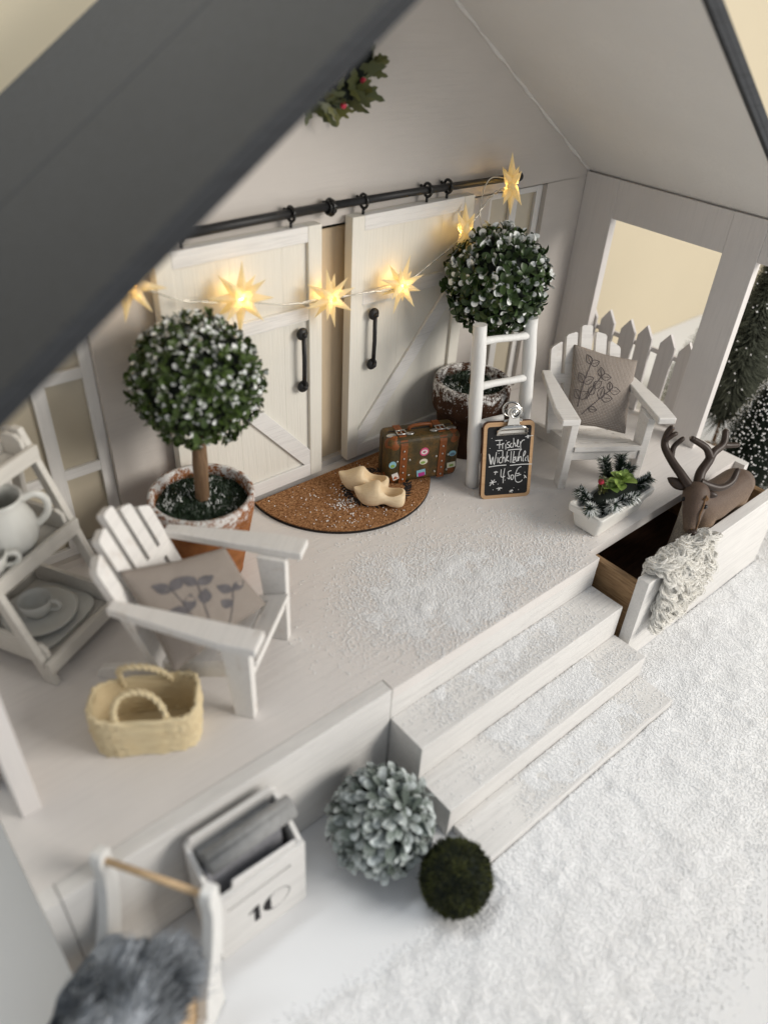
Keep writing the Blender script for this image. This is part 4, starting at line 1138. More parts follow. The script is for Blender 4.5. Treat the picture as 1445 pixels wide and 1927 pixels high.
mb = MB(); mb.tube([(clipx - 0.75, 6.42, 0.0), (clipx + 0.75, 6.42, 0.0)], 0.12, 8); mb.prism([(clipx - 0.5, 6.0), (clipx + 0.5, 6.0), (clipx + 0.6, 7.2), (clipx - 0.6, 7.2)], -0.55, -0.48, F3); obj('clip_back', mb, 'chrome', cl, smooth=False)

# ------------------------------------------------------------------ wreath on the gable
wrT = thing('wreath', 'small green holly wreath with red berries on the gable wall', 'wreath', (10.9, 20.9, 30.0))
rr = random.Random(31)
def holly_data(L, Wd, tone, bend):
    vs = [(0, 0, 0)]; fs = []; n = 5
    for j in range(1, n + 1):
        t = j / (n + 1); w = Wd * 0.5 * math.sin(math.pi * t ** 0.8) * (1.15 if j % 2 else 0.6)
        for s in (-1, 0, 1): vs.append((s * w, bend * t * t * L + 0.12 * w * abs(s), L * t))
    vs.append((0, bend * L, L)); fs += [(0, 2, 1), (0, 3, 2)]
    for j in range(n - 1):
        o = 1 + 3 * j; fs += [(o, o + 1, o + 4, o + 3), (o + 1, o + 2, o + 5, o + 4)]
    o = 1 + 3 * (n - 1); fs += [(o, o + 1, len(vs) - 1), (o + 1, o + 2, len(vs) - 1)]
    return vs, fs, [0.0] * len(vs), [tone] * len(vs)
hv = [holly_data(rr.uniform(1.1, 1.7), rr.uniform(0.55, 0.8), rr.uniform(0.0, 1.0), rr.uniform(-0.1, 0.25)) for _ in range(8)]
hm = []
for v in hv:
    mb = MB(); mb.add(*v); hm.append(mb.mesh('leaf', M['holly'], True, True))
mb = MB(); mb.tube([(2.55 * math.cos(a), 0.1, 2.55 * math.sin(a)) for a in np.linspace(0, 6.283, 41)[:-1]], 0.62, 10, closed=True); obj('ring', mb, 'dark_leaf', wrT, smooth=True)
for i in range(150):
    a = rr.uniform(0, 6.283); tr = Vector((math.cos(a), 0, math.sin(a))); tg = Vector((-math.sin(a), 0, math.cos(a)))
    b = rr.uniform(-1.2, 2.6); c = tr * 2.55 + (tr * math.cos(b) + Vector((0, -1, 0)) * abs(math.sin(b))) * 0.55
    g = (tg * rr.uniform(-0.2, 1.0) + tr * rr.uniform(-0.5, 1.0) + Vector((0, -1, 0)) * rr.uniform(0.0, 0.9)).normalized()
    f = Vector((rr.uniform(-.4, .4), -1, rr.uniform(-.4, .4))); f = (f - g * f.dot(g)).normalized(); yv = -f; xv = yv.cross(g)
    inst('leaf', hm[rr.randrange(8)], wrT, c, quat=Matrix((xv, yv, g)).transposed().to_quaternion(), scale=rr.uniform(0.75, 1.15))
bm_ = MB(); bm_.ball((0, 0, 0), 0.19, 14, 10); bme = bm_.mesh('berry', M['berry'], True)
for a, q in ((-42, 2.3), (-86, 2.8), (60, 2.5), (150, 2.4), (215, 2.7)):
    inst('berry', bme, wrT, (q * math.cos(R(a)), -0.95, q * math.sin(R(a))))

# ------------------------------------------------------------------ star fairy lights
ga = thing('star_garland', 'string of lit white paper star lights hanging across the barn doors', 'fairy lights', (10.5, 19.5, 15.0))
GO = Vector((10.5, 19.5, 15.0))
def star_mesh(seed, s=1.0):
    rr = random.Random(seed); mb = MB(); dirs = []
    for k in range(4): a = R(90 * k); dirs.append((Vector((math.cos(a), 0, math.sin(a))), 2.3))
    for k in range(4):
        a = R(45 + 90 * k); dirs.append((Vector((math.cos(a), 0.40, math.sin(a))).normalized(), 1.85)); dirs.append((Vector((math.cos(a), -0.40, math.sin(a))).normalized(), 1.85))
    core = 0.62
    for d, L in dirs:
        L *= rr.uniform(0.92, 1.08); x = d.orthogonal().normalized()
        if abs(d.y) < 0.1: x = Vector((0, 1, 0))
        else: x = (Vector((0, 1, 0)) - d * d.y).normalized()
        y = d.cross(x); b = d * core * 0.55; w = 0.40
        pts = [b + x * w, b + y * w, b - x * w, b - y * w, d * L]
        pts = [p * s for p in pts]
        mb.add(pts, [(0, 1, 4), (1, 2, 4), (2, 3, 4), (3, 0, 4)])
    return mb
stars = [((-4.4, 19.3, 19.35), R(-10), 14, 1.0), ((2.55, 19.0, 17.15), R(-8), 8, 1.04), ((9.6, 19.1, 15.62), R(5), -6, 0.98), ((16.0, 19.0, 15.25), R(-4), 22, 0.95), ((22.3, 19.1, 18.0), R(44), 35, 1.0), ((27.0, 19.3, 20.85), R(46), 4, 1.02)]
for i, (p, rz, tilt, s) in enumerate(stars):
    st = obj('paper_star', star_mesh(40 + i, s), 'star', ga, loc=Vector(p) - GO, rot=(R(-6), R(tilt), rz))
    b = MB(); b.ball((0, 0, 0), 0.13, 10, 8); obj('bulb', b, 'bulb', st, smooth=True)
    ld_ = bpy.data.lights.new('star_led', 'POINT'); ld_.energy = 170; ld_.color = (1.0, 0.60, 0.15); ld_.shadow_soft_size = 0.16
    lo = bpy.data.objects.new('star_led', ld_); link(lo, ga); lo.location = Vector(p) - GO
    lb_ = bpy.data.lights.new('wire_led', 'POINT'); lb_.energy = 42; lb_.color = (1.0, 0.62, 0.20); lb_.shadow_soft_size = 0.12      # the LED where the wire enters the star's back
    l2 = bpy.data.objects.new('wire_led', lb_); link(l2, ga); l2.location = Vector(p) - GO + Vector((0.25, 0.62, -0.12))
def wire_path(pts, ph, amp=0.09):
    base = spline(pts, 14); out = []
    for i, p in enumerate(base):
        t = (base[min(i + 1, len(base) - 1)] - base[max(i - 1, 0)]).normalized(); x = t.orthogonal().normalized(); y = t.cross(x); a = i * 0.55 + ph
        out.append(p + (x * math.cos(a) + y * math.sin(a)) * amp * (0.5 + 0.5 * math.sin(i * 0.21)))
    return out
wp = [(-6.5, 19.5, 20.3), (-3.7, 19.45, 19.0), (-1.0, 19.5, 17.6), (2.5, 19.25, 16.9), (6.0, 19.3, 15.9), (9.6, 19.3, 15.5), (12.8, 19.35, 15.25), (16.0, 19.2, 15.1), (19.4, 19.35, 16.3), (22.2, 19.3, 17.7), (24.4, 19.5, 19.6), (25.6, 19.6, 20.35), (27.0, 19.5, 20.6)]
for ph in (0, 2.9):
    mb = MB(); mb.tube([p - GO for p in wire_path([Vector(q) for q in wp], ph)], 0.045, 6); obj('wire', mb, 'wire', ga, smooth=True)
mb = MB(); mb.tube([p - GO for p in spline([Vector(q) for q in ((27.0, 19.5, 21.2), (25.5, 20.0, 21.4), (24.9, 20.2, 20.4), (24.6, 19.9, 18.6), (24.5, 19.0, 17.2))], 8)], 0.045, 6); obj('wire', mb, 'wire', ga, smooth=True)

# ------------------------------------------------------------------ planter trough
pa, pb = Vector((21.6, 1.55, 0)), Vector((27.7, 1.35, 0))
plT = thing('planter', 'white ceramic trough planted with snowy pine, succulent and berry', 'planter', (24.6, 2.8, 0), R(1.5))
def trough(hx, hy, z, r): return [(x, y, z) for x, y in rr2(-hx, -hy, hx, hy, r, 5)]
secs = [trough(2.9, 0.95, 0.0, 0.25), trough(3.05, 1.08, 0.15, 0.3), trough(3.3, 1.25, 1.3, 0.3), trough(3.34, 1.3, 1.45, 0.3), trough(3.62, 1.52, 1.55, 0.32), trough(3.66, 1.56, 2.05, 0.3), trough(3.6, 1.5, 2.12, 0.28), trough(3.35, 1.28, 2.12, 0.25), trough(3.28, 1.22, 1.95, 0.25), trough(3.1, 1.1, 1.6, 0.25)]
mb = MB(); n = len(secs[0]); vs = [p for s_ in secs for p in s_]; fs = [tuple(range(n))[::-1], tuple((len(secs) - 1) * n + k for k in range(n))]
for j in range(len(secs) - 1): fs += [(j * n + k, j * n + (k + 1) % n, (j + 1) * n + (k + 1) % n, (j + 1) * n + k) for k in range(n)]
mb.add(vs, fs); obj('trough', mb, 'planter', plT, bev=0.04)
mb = MB(); mb.ball((0, 0, 1.85), 1.0, 28, 12, (3.15, 1.15, 0.85)); obj('moss_bed', mb, 'dark_leaf', plT, smooth=True)
rr = random.Random(77)
def sprig(base, d, L, n, nl, white, w=0.055):
    mb = MB(); base = Vector(base); d = Vector(d).normalized(); x = d.orthogonal().normalized(); y = d.cross(x)
    mb.tube([base, base + d * L], [0.05, 0.025], 5, b=0.2)
    for i in range(n):
        t = (i + 0.5) / n; a = i * 2.4 + rr.uniform(-0.3, 0.3); g = (d * rr.uniform(0.5, 0.9) + (x * math.cos(a) + y * math.sin(a))).normalized(); p = base + d * L * t
        q = p + g * nl * rr.uniform(0.75, 1.1) + Vector((0, 0, -0.12)); sd = g.cross(Vector((0, 0, 1))); sd = sd.normalized() * w if sd.length > 1e-3 else x * w
        f = 1.0 if rr.random() < white else 0.0
        mb.add([p - sd * 0.6, p + sd * 0.6, (p + q) / 2 + sd + Vector((0, 0, .04)), (p + q) / 2 - sd + Vector((0, 0, .04)), q], [(0, 1, 2, 3), (3, 2, 4)], [0, 0, f * .8, f * .8, f], rr.random())
    return mb
for (b, d, L, n, nl, wh) in (((-2.5, -0.2, 1.8), (-0.5, -0.1, 0.55), 1.6, 110, 0.85, 0.5), ((-1.6, -0.4, 1.8), (-0.2, -0.45, 0.7), 1.5, 110, 0.85, 0.6), ((-1.9, 0.5, 1.8), (-0.3, 0.5, 0.7), 1.4, 90, 0.8, 0.3), ((-0.6, -0.5, 1.8), (0.3, -0.5, 0.6), 1.4, 100, 0.8, 0.5), ((2.4, -0.2, 1.8), (0.5, -0.3, 0.6), 1.5, 110, 0.8, 0.25), ((1.5, 0.4, 1.9), (0.25, 0.3, 0.9), 2.3, 130, 0.9, 0.2), ((0.8, 0.7, 1.9), (-0.1, 0.3, 1.0), 2.4, 120, 0.9, 0.15), ((2.0, 0.5, 1.9), (0.7, 0.2, 0.7), 1.7, 110, 0.85, 0.25), ((0.6, -0.4, 1.8), (0.2, -0.6, 0.5), 1.2, 90, 0.7, 0.3)):
    obj('pine_sprig', sprig(b, (d[0] * 1.2, d[1] * 1.2, d[2] * 0.85), L * 1.05, int(n * 3.4), nl * 0.9, wh * 1.2, 0.05), 'needle', plT, attrs=True)
def rosette(c, L, Wd, n, tilt, tone, name):
    g = []
    for k in range(n):
        a = 2 * math.pi * k / n + rr.uniform(-.2, .2); t = R(rr.uniform(*tilt)); dv = Vector((math.cos(a) * math.sin(t), math.sin(a) * math.sin(t), math.cos(t)))
        f = (Vector((0, 0, 1)) - dv * dv.z).normalized(); yv = -f; xv = yv.cross(dv)
        v = leaf_data(L * rr.uniform(0.8, 1.1), Wd, 0.3, 0.2, 0.0, rr.uniform(*tone), 4); mb = MB(); mb.add(*v)
        obj('leaf', mb, 'succulent', plT, smooth=True, attrs=True, loc=c).rotation_euler = Matrix((xv, yv, dv)).transposed().to_euler()
rosette((0.55, -0.1, 3.1), 1.2, 0.75, 8, (45, 80), (0.5, 1.0), 'succulent'); rosette((0.75, -0.1, 3.2), 0.7, 0.45, 5, (15, 40), (0.7, 1.0), 'succulent')
rosette((-0.55, 0.1, 2.95), 1.0, 0.7, 6, (50, 85), (0.0, 0.45), 'succulent'); rosette((1.5, 0.0, 2.95), 0.75, 0.48, 7, (25, 70), (0.3, 0.8), 'succulent')
mb = MB(); mb.tube(spline([(-0.9, 0.2, 2.0), (-1.2, 0.35, 3.0), (-1.35, 0.4, 3.9)], 4), 0.06, 6)
for i in range(160):
    t = rr.uniform(0.35, 1.1); c = Vector((-1.0 - 0.35 * t, 0.25 + 0.15 * t, 2.1 + 1.7 * t)); v = Vector((rr.gauss(0, 1), rr.gauss(0, 1), rr.gauss(0, 1))).normalized(); s_ = v.orthogonal() * 0.06
    mb.add([c, c + v * 0.38 + s_, c + v * 0.38 - s_], [(0, 1, 2)], 0.0, rr.uniform(0.3, 1))
obj('cypress_twig', mb, 'holly', plT, attrs=True)
for k in range(26): pass
mb = MB(); rb = random.Random(2)
for d in fib(46, 4, 0.1): mb.ball(Vector((-1.55, 0.42, 3.75)) + d * 0.15, 0.075, 7, 5)
obj('berry', mb, 'berry', plT, smooth=True)

# ------------------------------------------------------------------ reindeer in the drawer
dT = thing('reindeer_figure', 'brown toy reindeer with large antlers standing in the open drawer', 'reindeer', (32.5, -1.6, GZ + 1.0))
DO = Vector((32.5, -1.6, GZ + 1.0))
V = [((35.6, -1.6, 0.95), 1.46), ((33.8, -1.6, 0.85), 1.50), ((31.9, -1.6, 0.9), 1.60), ((30.5, -1.6, 1.15), 1.42), ((29.6, -1.62, 1.9), 1.05), ((28.95, -1.68, 2.75), 0.88), ((28.4, -1.74, 3.2), 1.02), ((27.85, -2.12, 2.45), 0.86), ((27.4, -2.45, 1.75), 0.66), ((27.1, -2.7, 1.25), 0.54),
     ((36.6, -1.6, 0.8), 1.2), ((37.7, -1.6, 1.1), 0.3),
     ((35.3, -2.25, -1.4), 0.80), ((36.1, -2.4, -3.7), 0.34), ((35.7, -2.4, -6.9), 0.30), ((35.4, -0.95, -1.4), 0.80), ((36.3, -0.8, -3.7), 0.34), ((35.9, -0.8, -6.9), 0.30),
     ((30.6, -2.3, -1.2), 0.68), ((30.3, -2.5, -3.8), 0.36), ((30.2, -2.5, -6.9), 0.30), ((30.3, -0.9, -1.2), 0.68), ((29.7, -0.7, -3.8), 0.36), ((29.6, -0.7, -6.9), 0.30)]
E_ = [(0, 1), (1, 2), (2, 3), (3, 4), (4, 5), (5, 6), (6, 7), (7, 8), (8, 9), (0, 10), (10, 11), (0, 12), (12, 13), (13, 14), (0, 15), (15, 16), (16, 17), (3, 18), (18, 19), (19, 20), (3, 21), (21, 22), (22, 23)]
mb = MB()
for i, j in E_:
    (pa_, ra_), (pb_, rb2) = V[i], V[j]; pa_, pb_ = Vector(pa_) - DO, Vector(pb_) - DO; L_ = (pb_ - pa_).length; nst = max(2, int(L_ / 0.28))
    for k in range(nst + 1):
        t = k / nst; mb.ball(pa_.lerp(pb_, t), ra_ + (rb2 - ra_) * t, 14, 9)
# withers, brow ridges and cheeks
for c_, r_ in (((31.0, -1.6, 1.75), 0.85), ((28.0, -1.45, 3.35), 0.42), ((28.45, -2.25, 3.3), 0.42), ((27.95, -1.72, 2.35), 0.55)): mb.ball(Vector(c_) - DO, r_, 14, 9)
tmp = bpy.data.objects.new('tmp_deer', mb.mesh('tmp_deer')); COL.objects.link(tmp)
rm = tmp.modifiers.new('r', 'REMESH'); rm.mode = 'VOXEL'; rm.voxel_size = 0.13
sm_ = tmp.modifiers.new('s', 'SMOOTH'); sm_.factor = 0.5; sm_.iterations = 7
bpy.context.view_layer.update()
dm = bpy.data.meshes.new_from_object(tmp.evaluated_get(bpy.context.evaluated_depsgraph_get())); bpy.data.objects.remove(tmp); dm.name = 'body'
dm.polygons.foreach_set('use_smooth', [True] * len(dm.polygons))
th = []
for v in dm.vertices:
    p = v.co + DO; c = 0.0
    if p.x < 30.2 and p.z < 2.6: c = max(0.0, min(1.0, (p.y + 1.75) * 1.6)) * max(0, min(1, (2.7 - p.z)))      # pale throat
    if -1.6 < p.z < 0.2 and 31 < p.x < 35: c = max(c, 0.5 * max(0, min(1, (-0.15 - p.z))))
    th.append(c)
dm.attributes.new('throat', 'FLOAT', 'POINT').data.foreach_set('value', np.array(th, dtype=np.float32))
dm.materials.clear(); dm.materials.append(M['deer'])
for p in dm.vertices: p.co.z = max(p.co.z, 0.004)
body = obj('body', dm, None, dT)
body.data.materials[0] = M['deer']
def ear(base, tip, w, name='ear'):
    base, tip = Vector(base) - DO, Vector(tip) - DO; ax = tip - base; L = ax.length; ax.normalize(); side = ax.cross(Vector((RZ.x, RZ.y, RZ.z))).normalized(); nn = side.cross(ax)
    mb = MB(); vs = []; n = 8
    for j in range(7):
        t = j / 6; wd = w * math.sin(math.pi * (0.12 + 0.86 * t)) ** 0.8
        for k in range(n):
            a = 2 * math.pi * k / n; vs.append(base + ax * L * t + side * wd * math.cos(a) + nn * wd * 0.35 * (math.sin(a) + 0.5 * math.cos(a) ** 2))
    fs = [(j * n + k, j * n + (k + 1) % n, (j + 1) * n + (k + 1) % n, (j + 1) * n + k) for j in range(6) for k in range(n)] + [tuple(range(n))[::-1], tuple(6 * n + k for k in range(n))]
    mb.add(vs, fs); obj(name, mb, 'antler', dT, smooth=True)
ear((27.95, -1.0, 3.5), (27.40, 0.35, 3.95), 0.42); ear((28.8, -2.3, 3.45), (29.35, -2.95, 3.35), 0.30)
def antler(paths, name='antler'):
    mb = MB()
    for pts, r0, r1 in paths:
        sp = spline(pts, 6); n = len(sp); mb.tube([p - DO for p in sp], [r0 + (r1 - r0) * (i / (n - 1)) ** 0.8 for i in range(n)], 10); mb.ball(sp[-1] - DO, r1 * 1.02, 10, 8)
    a = obj(name, mb, 'antler', dT, smooth=True)
    mb = MB()
    for pts, r0, r1 in paths:
        mb.ball(Vector(pts[-1]) - DO + (Vector(pts[-1]) - Vector(pts[-2])).normalized() * r1 * 0.75, r1 * 0.5, 8, 6)
    obj('antler_tip', mb, 'antler_tip', a, smooth=True)
antler([([(28.16, -1.25, 3.6), (28.12, -0.2, 4.35), (28.15, 0.75, 4.95), (28.27, 1.72, 5.75), (28.52, 1.95, 6.55), (28.68, 1.85, 7.1)], 0.38, 0.24), ([(28.3, 1.85, 6.2), (28.7, 1.6, 6.62), (28.95, 1.5, 6.72)], 0.22, 0.17), ([(28.3, 0.95, 5.0), (29.0, 1.35, 5.6), (29.72, 1.22, 6.11)], 0.24, 0.19)])
antler([([(28.75, -1.5, 3.75), (29.3, -1.15, 4.45), (30.1, -1.09, 5.16), (30.61, -1.01, 5.69), (31.5, -1.06, 5.95), (31.9, -1.0, 6.3), (32.22, -0.72, 6.80)], 0.42, 0.25), ([(30.3, -1.05, 5.4), (30.05, -0.57, 6.14), (29.34, 0.31, 6.70)], 0.35, 0.23), ([(31.7, -1.05, 6.0), (32.18, -1.34, 5.95), (32.75, -1.7, 5.95)], 0.28, 0.19), ([(28.85, -1.5, 4.0), (29.3, -2.0, 3.78), (30.24, -2.55, 3.50), (31.36, -2.8, 3.72), (32.2, -2.6, 4.30)], 0.38, 0.22)])
from mathutils.bvhtree import BVHTree
deer_bvh = BVHTree.FromPolygons([v.co for v in dm.vertices], [tuple(q.vertices) for q in dm.polygons])
for p in ((27.0, -1.0, 3.0), (28.0, -3.0, 2.9)):
    hit = deer_bvh.find_nearest(Vector(p) - DO); p = hit[0] + DO
    mb = MB(); mb.ball(Vector(p) - DO, 0.21, 12, 8, (1, 0.9, 0.8)); obj('eye', mb, 'eye', dT, smooth=True)
mb = MB(); mb.ball(Vector((26.75, -3.1, 1.2)) - DO, 0.34, 12, 8, (1, 1.1, 0.75)); obj('nose', mb, 'antler', dT, smooth=True)
mb = MB(); tw = spline([Vector(p) - DO for p in ((28.1, -2.6, 3.5), (27.7, -2.85, 3.0), (27.35, -2.95, 2.5), (27.2, -3.1, 2.0), (27.0, -3.2, 1.4), (26.8, -3.25, 1.0))], 8)
for ph in (0, 2.1, 4.2): mb.tube([p + Vector((0.035 * math.cos(i * .9 + ph), 0.035 * math.sin(i * .9 + ph), 0)) for i, p in enumerate(tw)], 0.03, 5, b=0.0)
mb.tube([Vector((28.1 + 0.22 * math.cos(a), -2.65 + 0.1 * math.sin(2 * a), 3.45 + 0.18 * math.sin(a))) - DO for a in np.linspace(0, 6.28, 17)[:-1]], 0.07, 6, closed=True)
obj('twine', mb, 'twine', dT, smooth=True, attrs=True, label='jute twine hanging by the muzzle')

# ------------------------------------------------------------------ curly wool draped over the drawer front
wo = thing('curly_wool', 'tuft of curly cream sheep wool draped over the open drawer front', 'wool', (24.5, -4.0, -3.0))
WO = Vector((24.5, -4.0, -3.0)); rr = random.Random(12)
def lock_mesh(k):
    r2 = random.Random(k); mb = MB(); pts = []; turns = r2.uniform(1.2, 2.3); n = int(turns * 12); cr = r2.uniform(0.24, 0.40); L = r2.uniform(0.35, 0.75)
    for i in range(n + 1):
        t = i / n; a = 2 * math.pi * turns * t; c = cr * (0.45 + 0.75 * math.sin(math.pi * (0.15 + 0.8 * t)))
        pts.append((c * math.cos(a), -0.12 + c * 0.55 * math.sin(a) - 0.25 * math.sin(math.pi * t), -L * t + c * 0.8 * math.sin(a)))
    for s in range(24):
        o = Vector((r2.gauss(0, .06), r2.gauss(0, .06), r2.gauss(0, .06))); f1 = r2.uniform(0.3, 0.8)
        mb.tube([Vector(p) * (1 + 0.12 * math.sin(i * f1 + s)) + o * (1 + 0.5 * math.sin(i * .5 + s)) for i, p in enumerate(pts)], [0.03 * (1 - 0.5 * i / n) for i in range(n + 1)], 4)
    return mb.mesh('wool_lock', M['wool'], True)
locks = [lock_mesh(100 + k) for k in range(12)]
# drape profile: s runs from inside the drawer over the rim and down the front
def drape(s):
    if s < 1.0: return Vector((0, -2.75 - 0.1 * s, -0.6 + 0.85 * s))
    if s < 2.2: t = (s - 1.0) / 1.2; return Vector((0, -2.85 - 1.25 * t, 0.25 + 0.12 * math.sin(math.pi * t)))
    return Vector((0, -4.12, 0.3 - (s - 2.2)))
def wool_x(s): 
    if s < 2.2: return (21.3, 27.6)
    t = (s - 2.2) / 5.4; return (21.9 + 0.2 * math.sin(t * 3) + 0.9 * max(0, t - 0.7), 27.3 + 0.9 * math.sin(math.pi * min(1, t * 1.15)) - 3.4 * max(0, t - 0.55))
mb = MB(); vs = []; fs = []; NS_, NX = 22, 12
for j in range(NS_ + 1):
    s = 0.2 + (7.4 - 0.2) * j / NS_; xa, xb = wool_x(s); c = drape(s)
    for i in range(NX + 1):
        t = i / NX; vs.append((xa + (xb - xa) * t - WO.x, c.y - 0.10 - 0.06 * rr.random() - WO.y, c.z + 0.05 - WO.z))
fs = [(j * (NX + 1) + i, j * (NX + 1) + i + 1, (j + 1) * (NX + 1) + i + 1, (j + 1) * (NX + 1) + i) for j in range(NS_) for i in range(NX)]
mb.add(vs, fs); o = obj('fleece', mb, 'wool', wo, smooth=True); so = o.modifiers.new('s', 'SOLIDIFY'); so.thickness = 0.12
for k in range(285):
    s = rr.uniform(0.3, 7.5); xa, xb = wool_x(s); c = drape(s); x = rr.uniform(xa, xb)
    tilt = R(-70) if s < 2.2 else R(rr.uniform(-25, 10))
    inst('wool_lock', locks[rr.randrange(12)], wo, (x - WO.x, c.y - 0.12 - WO.y - (0.25 * rr.random() if s > 2.2 else 0), c.z + (0.55 if s < 2.2 else 0.4) - WO.z), (tilt, R(rr.uniform(-35, 35)), R(rr.uniform(-50, 50))), rr.uniform(0.75, 1.15))

mb = MB()
for k in range(3800):
    s = rr.uniform(0.3, 7.6); xa, xb = wool_x(s); c = drape(s); x = rr.uniform(xa - 0.12, xb + 0.15); a = rr.uniform(0, 6.28); cr = rr.uniform(0.10, 0.28); up_ = s < 2.2
    o_ = Vector((x, c.y - (0.1 if up_ else rr.uniform(0.15, 0.6)), c.z + (rr.uniform(0.3, 0.85) if up_ else rr.uniform(0, 0.4)))) - WO; pts = []
    for i in range(7):
        t = a + i * rr.uniform(0.5, 0.75); pts.append(o_ + Vector((cr * math.cos(t), -0.06 * i * 0.4, cr * math.sin(t))))
    mb.tube(pts, 0.014, 3, caps=False)
o = obj('fuzz', mb, 'wool', wo); o['kind'] = 'stuff'

# ------------------------------------------------------------------ bottle-brush trees beyond the porch
def brush_tree(label, loc, h, z0, r0, r1, n, nl_w, matname, seed, beads, lean=(0, 0)):
    T = thing('bottle_brush_tree', label, 'toy tree', (loc[0], loc[1], GZ), 0, 'toy trees beside the house')
    rr = random.Random(seed); mb = MB(); mb.tube([(0, 0, 0), (0, 0, h)], [0.22, 0.08], 8); obj('trunk', mb, 'trunk', T, smooth=True)
    mb = MB(); mb.lathe([(0, 0), (1.2, 0), (1.2, 0.5), (0.5, 0.7), (0.2, 1.0), (0, 1.0)], 20); obj('base', mb, 'trunk', T)
    mb = MB(); bd = []
    for i in range(n):
        t = rr.random() ** 0.8; t = 1 - t; z = z0 + (h - z0) * t; rad = (r0 + (r1 - r0) * t) * rr.uniform(0.72, 1.04)
        a = i * 2.399963; g = Vector((math.cos(a), math.sin(a), rr.uniform(-0.15, 0.42))).normalized(); p = Vector((0, 0, z)); q = p + g * rad
        sd = Vector((-math.sin(a), math.cos(a), 0)) * nl_w; m_ = p.lerp(q, 0.5)
        mb.add([p - sd, p + sd, m_ + sd, m_ - sd, q + Vector((0, 0, 0.06))], [(0, 1, 2, 3), (3, 2, 4)], 0.0, [0.0, 0.0, 0.35, 0.35, rr.uniform(0.4, 1.0)])
        if rr.random() < beads: bd.append(q)
    o = obj('crown', mb, matname, T, attrs=True)
    if bd:
        mb = MB()
        for q in bd:
            r_ = rr.uniform(0.06, 0.13); mb.add([q + Vector(v) * r_ for v in ((1, 0, 0), (-1, 0, 0), (0, 1, 0), (0, -1, 0), (0, 0, 1), (0, 0, -1))], [(0, 2, 4), (2, 1, 4), (1, 3, 4), (3, 0, 4), (2, 0, 5), (1, 2, 5), (3, 1, 5), (0, 3, 5)])
        o = obj('snow_tips', mb, 'snow_grain', T, smooth=True); o['kind'] = 'stuff'
    return T
brush_tree('dark green toy tree with white bead tips behind the reindeer', (50.5, 3.3), 14.2, 1.0, 4.9, 0.4, 9000, 0.035, 'tree_needle', 5, 0.17)
brush_tree('taller olive toy tree behind the bead tipped one', (55.0, 9.0), 25.0, 4.6, 6.0, 0.5, 14000, 0.05, 'olive_needle', 8, 0.02)

brush_tree('small frosted toy tree seen low through the picket opening', (61.6, 15.6), 13.5, 1.2, 5.4, 0.5, 7000, 0.05, 'olive_needle', 14, 0.25)

# ------------------------------------------------------------------ frosted leaf ball and moss ball on the table
bu = thing('leaf_ball', 'round ball of frosted grey green leaves beside the steps', 'leaf ball', (-3.75, -3.75, GZ))
rr = random.Random(61); c = Vector((0, 0, 3.05)); mb = MB(); mb.ball(c, 2.45, 24, 16); obj('core', mb, 'dark_leaf', bu, smooth=True)
vr = [leaf_data(rr.uniform(1.0, 1.45), rr.uniform(0.46, 0.66), rr.uniform(0.1, 0.3), rr.uniform(-0.12, 0.12), rr.uniform(0.25, 0.95), rr.uniform(0.0, 1.0)) for _ in range(14)]
lv = []
for d in fib(640, 5, 0.5):
    # leaves lie along the surface, fanning out from a crown near the front
    pole = Vector((0.25, -0.35, 0.9)).normalized(); tg = (d.cross(pole)).cross(d) * -1
    tg = tg.normalized() if tg.length > 0.05 else d.orthogonal().normalized(); tg.rotate(Quaternion(d, rr.uniform(-1.5, 1.5)))
    g = (tg * 1.0 + d * rr.uniform(0.15, 0.9)).normalized(); f = (d - g * d.dot(g)).normalized(); yv = -f; xv = yv.cross(g)
    lv.append((c + d * rr.uniform(2.25, 2.5) - tg * 0.35, Matrix((xv, yv, g)).transposed().to_quaternion(), rr.uniform(0.75, 1.1), rr.randrange(14)))
leaf_ball(bu, c, 3.0, lv, 'frost_leaf', vr)
mo = thing('moss_ball', 'small dark green moss ball in front of the frosted leaf ball', 'moss ball', (-2.2, -8.55, GZ))
c = Vector((0, 0, 2.0)); mb = MB(); vs0 = len(mb.v); mb.ball(c, 1.92, 40, 26); mb.v = [tuple(c + (Vector(p) - c) * (1 + 0.07 * mnoise.fractal(Vector(p) * 1.6, 0.8, 2.0, 4))) for p in mb.v]; obj('core', mb, 'dark_leaf', mo, smooth=True)
mb = MB()
for i in range(7500):
    d = Vector((rr.gauss(0, 1), rr.gauss(0, 1), rr.gauss(0, 1))).normalized(); k = 1 + 0.07 * mnoise.fractal((c + d * 1.92) * 1.6, 0.8, 2.0, 4)
    p = c + d * 1.88 * k; v = (d * rr.uniform(0.15, 0.8) + Vector((rr.gauss(0, 1), rr.gauss(0, 1), rr.gauss(0, 1))).normalized()).normalized(); L = rr.uniform(0.14, 0.34); s_ = v.cross(d).normalized() * rr.uniform(0.04, 0.08)
    if p.z < 0.15: continue
    tn = max(0, min(1, 0.35 + 0.9 * mnoise.noise(d * 2.2) + rr.uniform(-0.3, 0.4)))
    mb.add([p - s_, p + s_, p + v * L + d * 0.08], [(0, 1, 2)], 0.0, tn)
o = obj('moss', mb, 'moss', mo, attrs=True); o['kind'] = 'stuff'

# ------------------------------------------------------------------ letter box with house number
lb = thing('letter_box', 'white wooden letter box with number 10 stuffed with newspapers', 'letter box', (-11.5, -3.4, GZ))
FH = 5.85; DPT = 2.5; hw = 2.68
def lbx(name, x0, x1, y0, y1, z0, z1, mat='white_x', bev=0.05, parent=lb):
    mb = MB(); mb.box(x0, x1, y0, y1, z0, z1); return obj(name, mb, mat, parent, bev=bev)
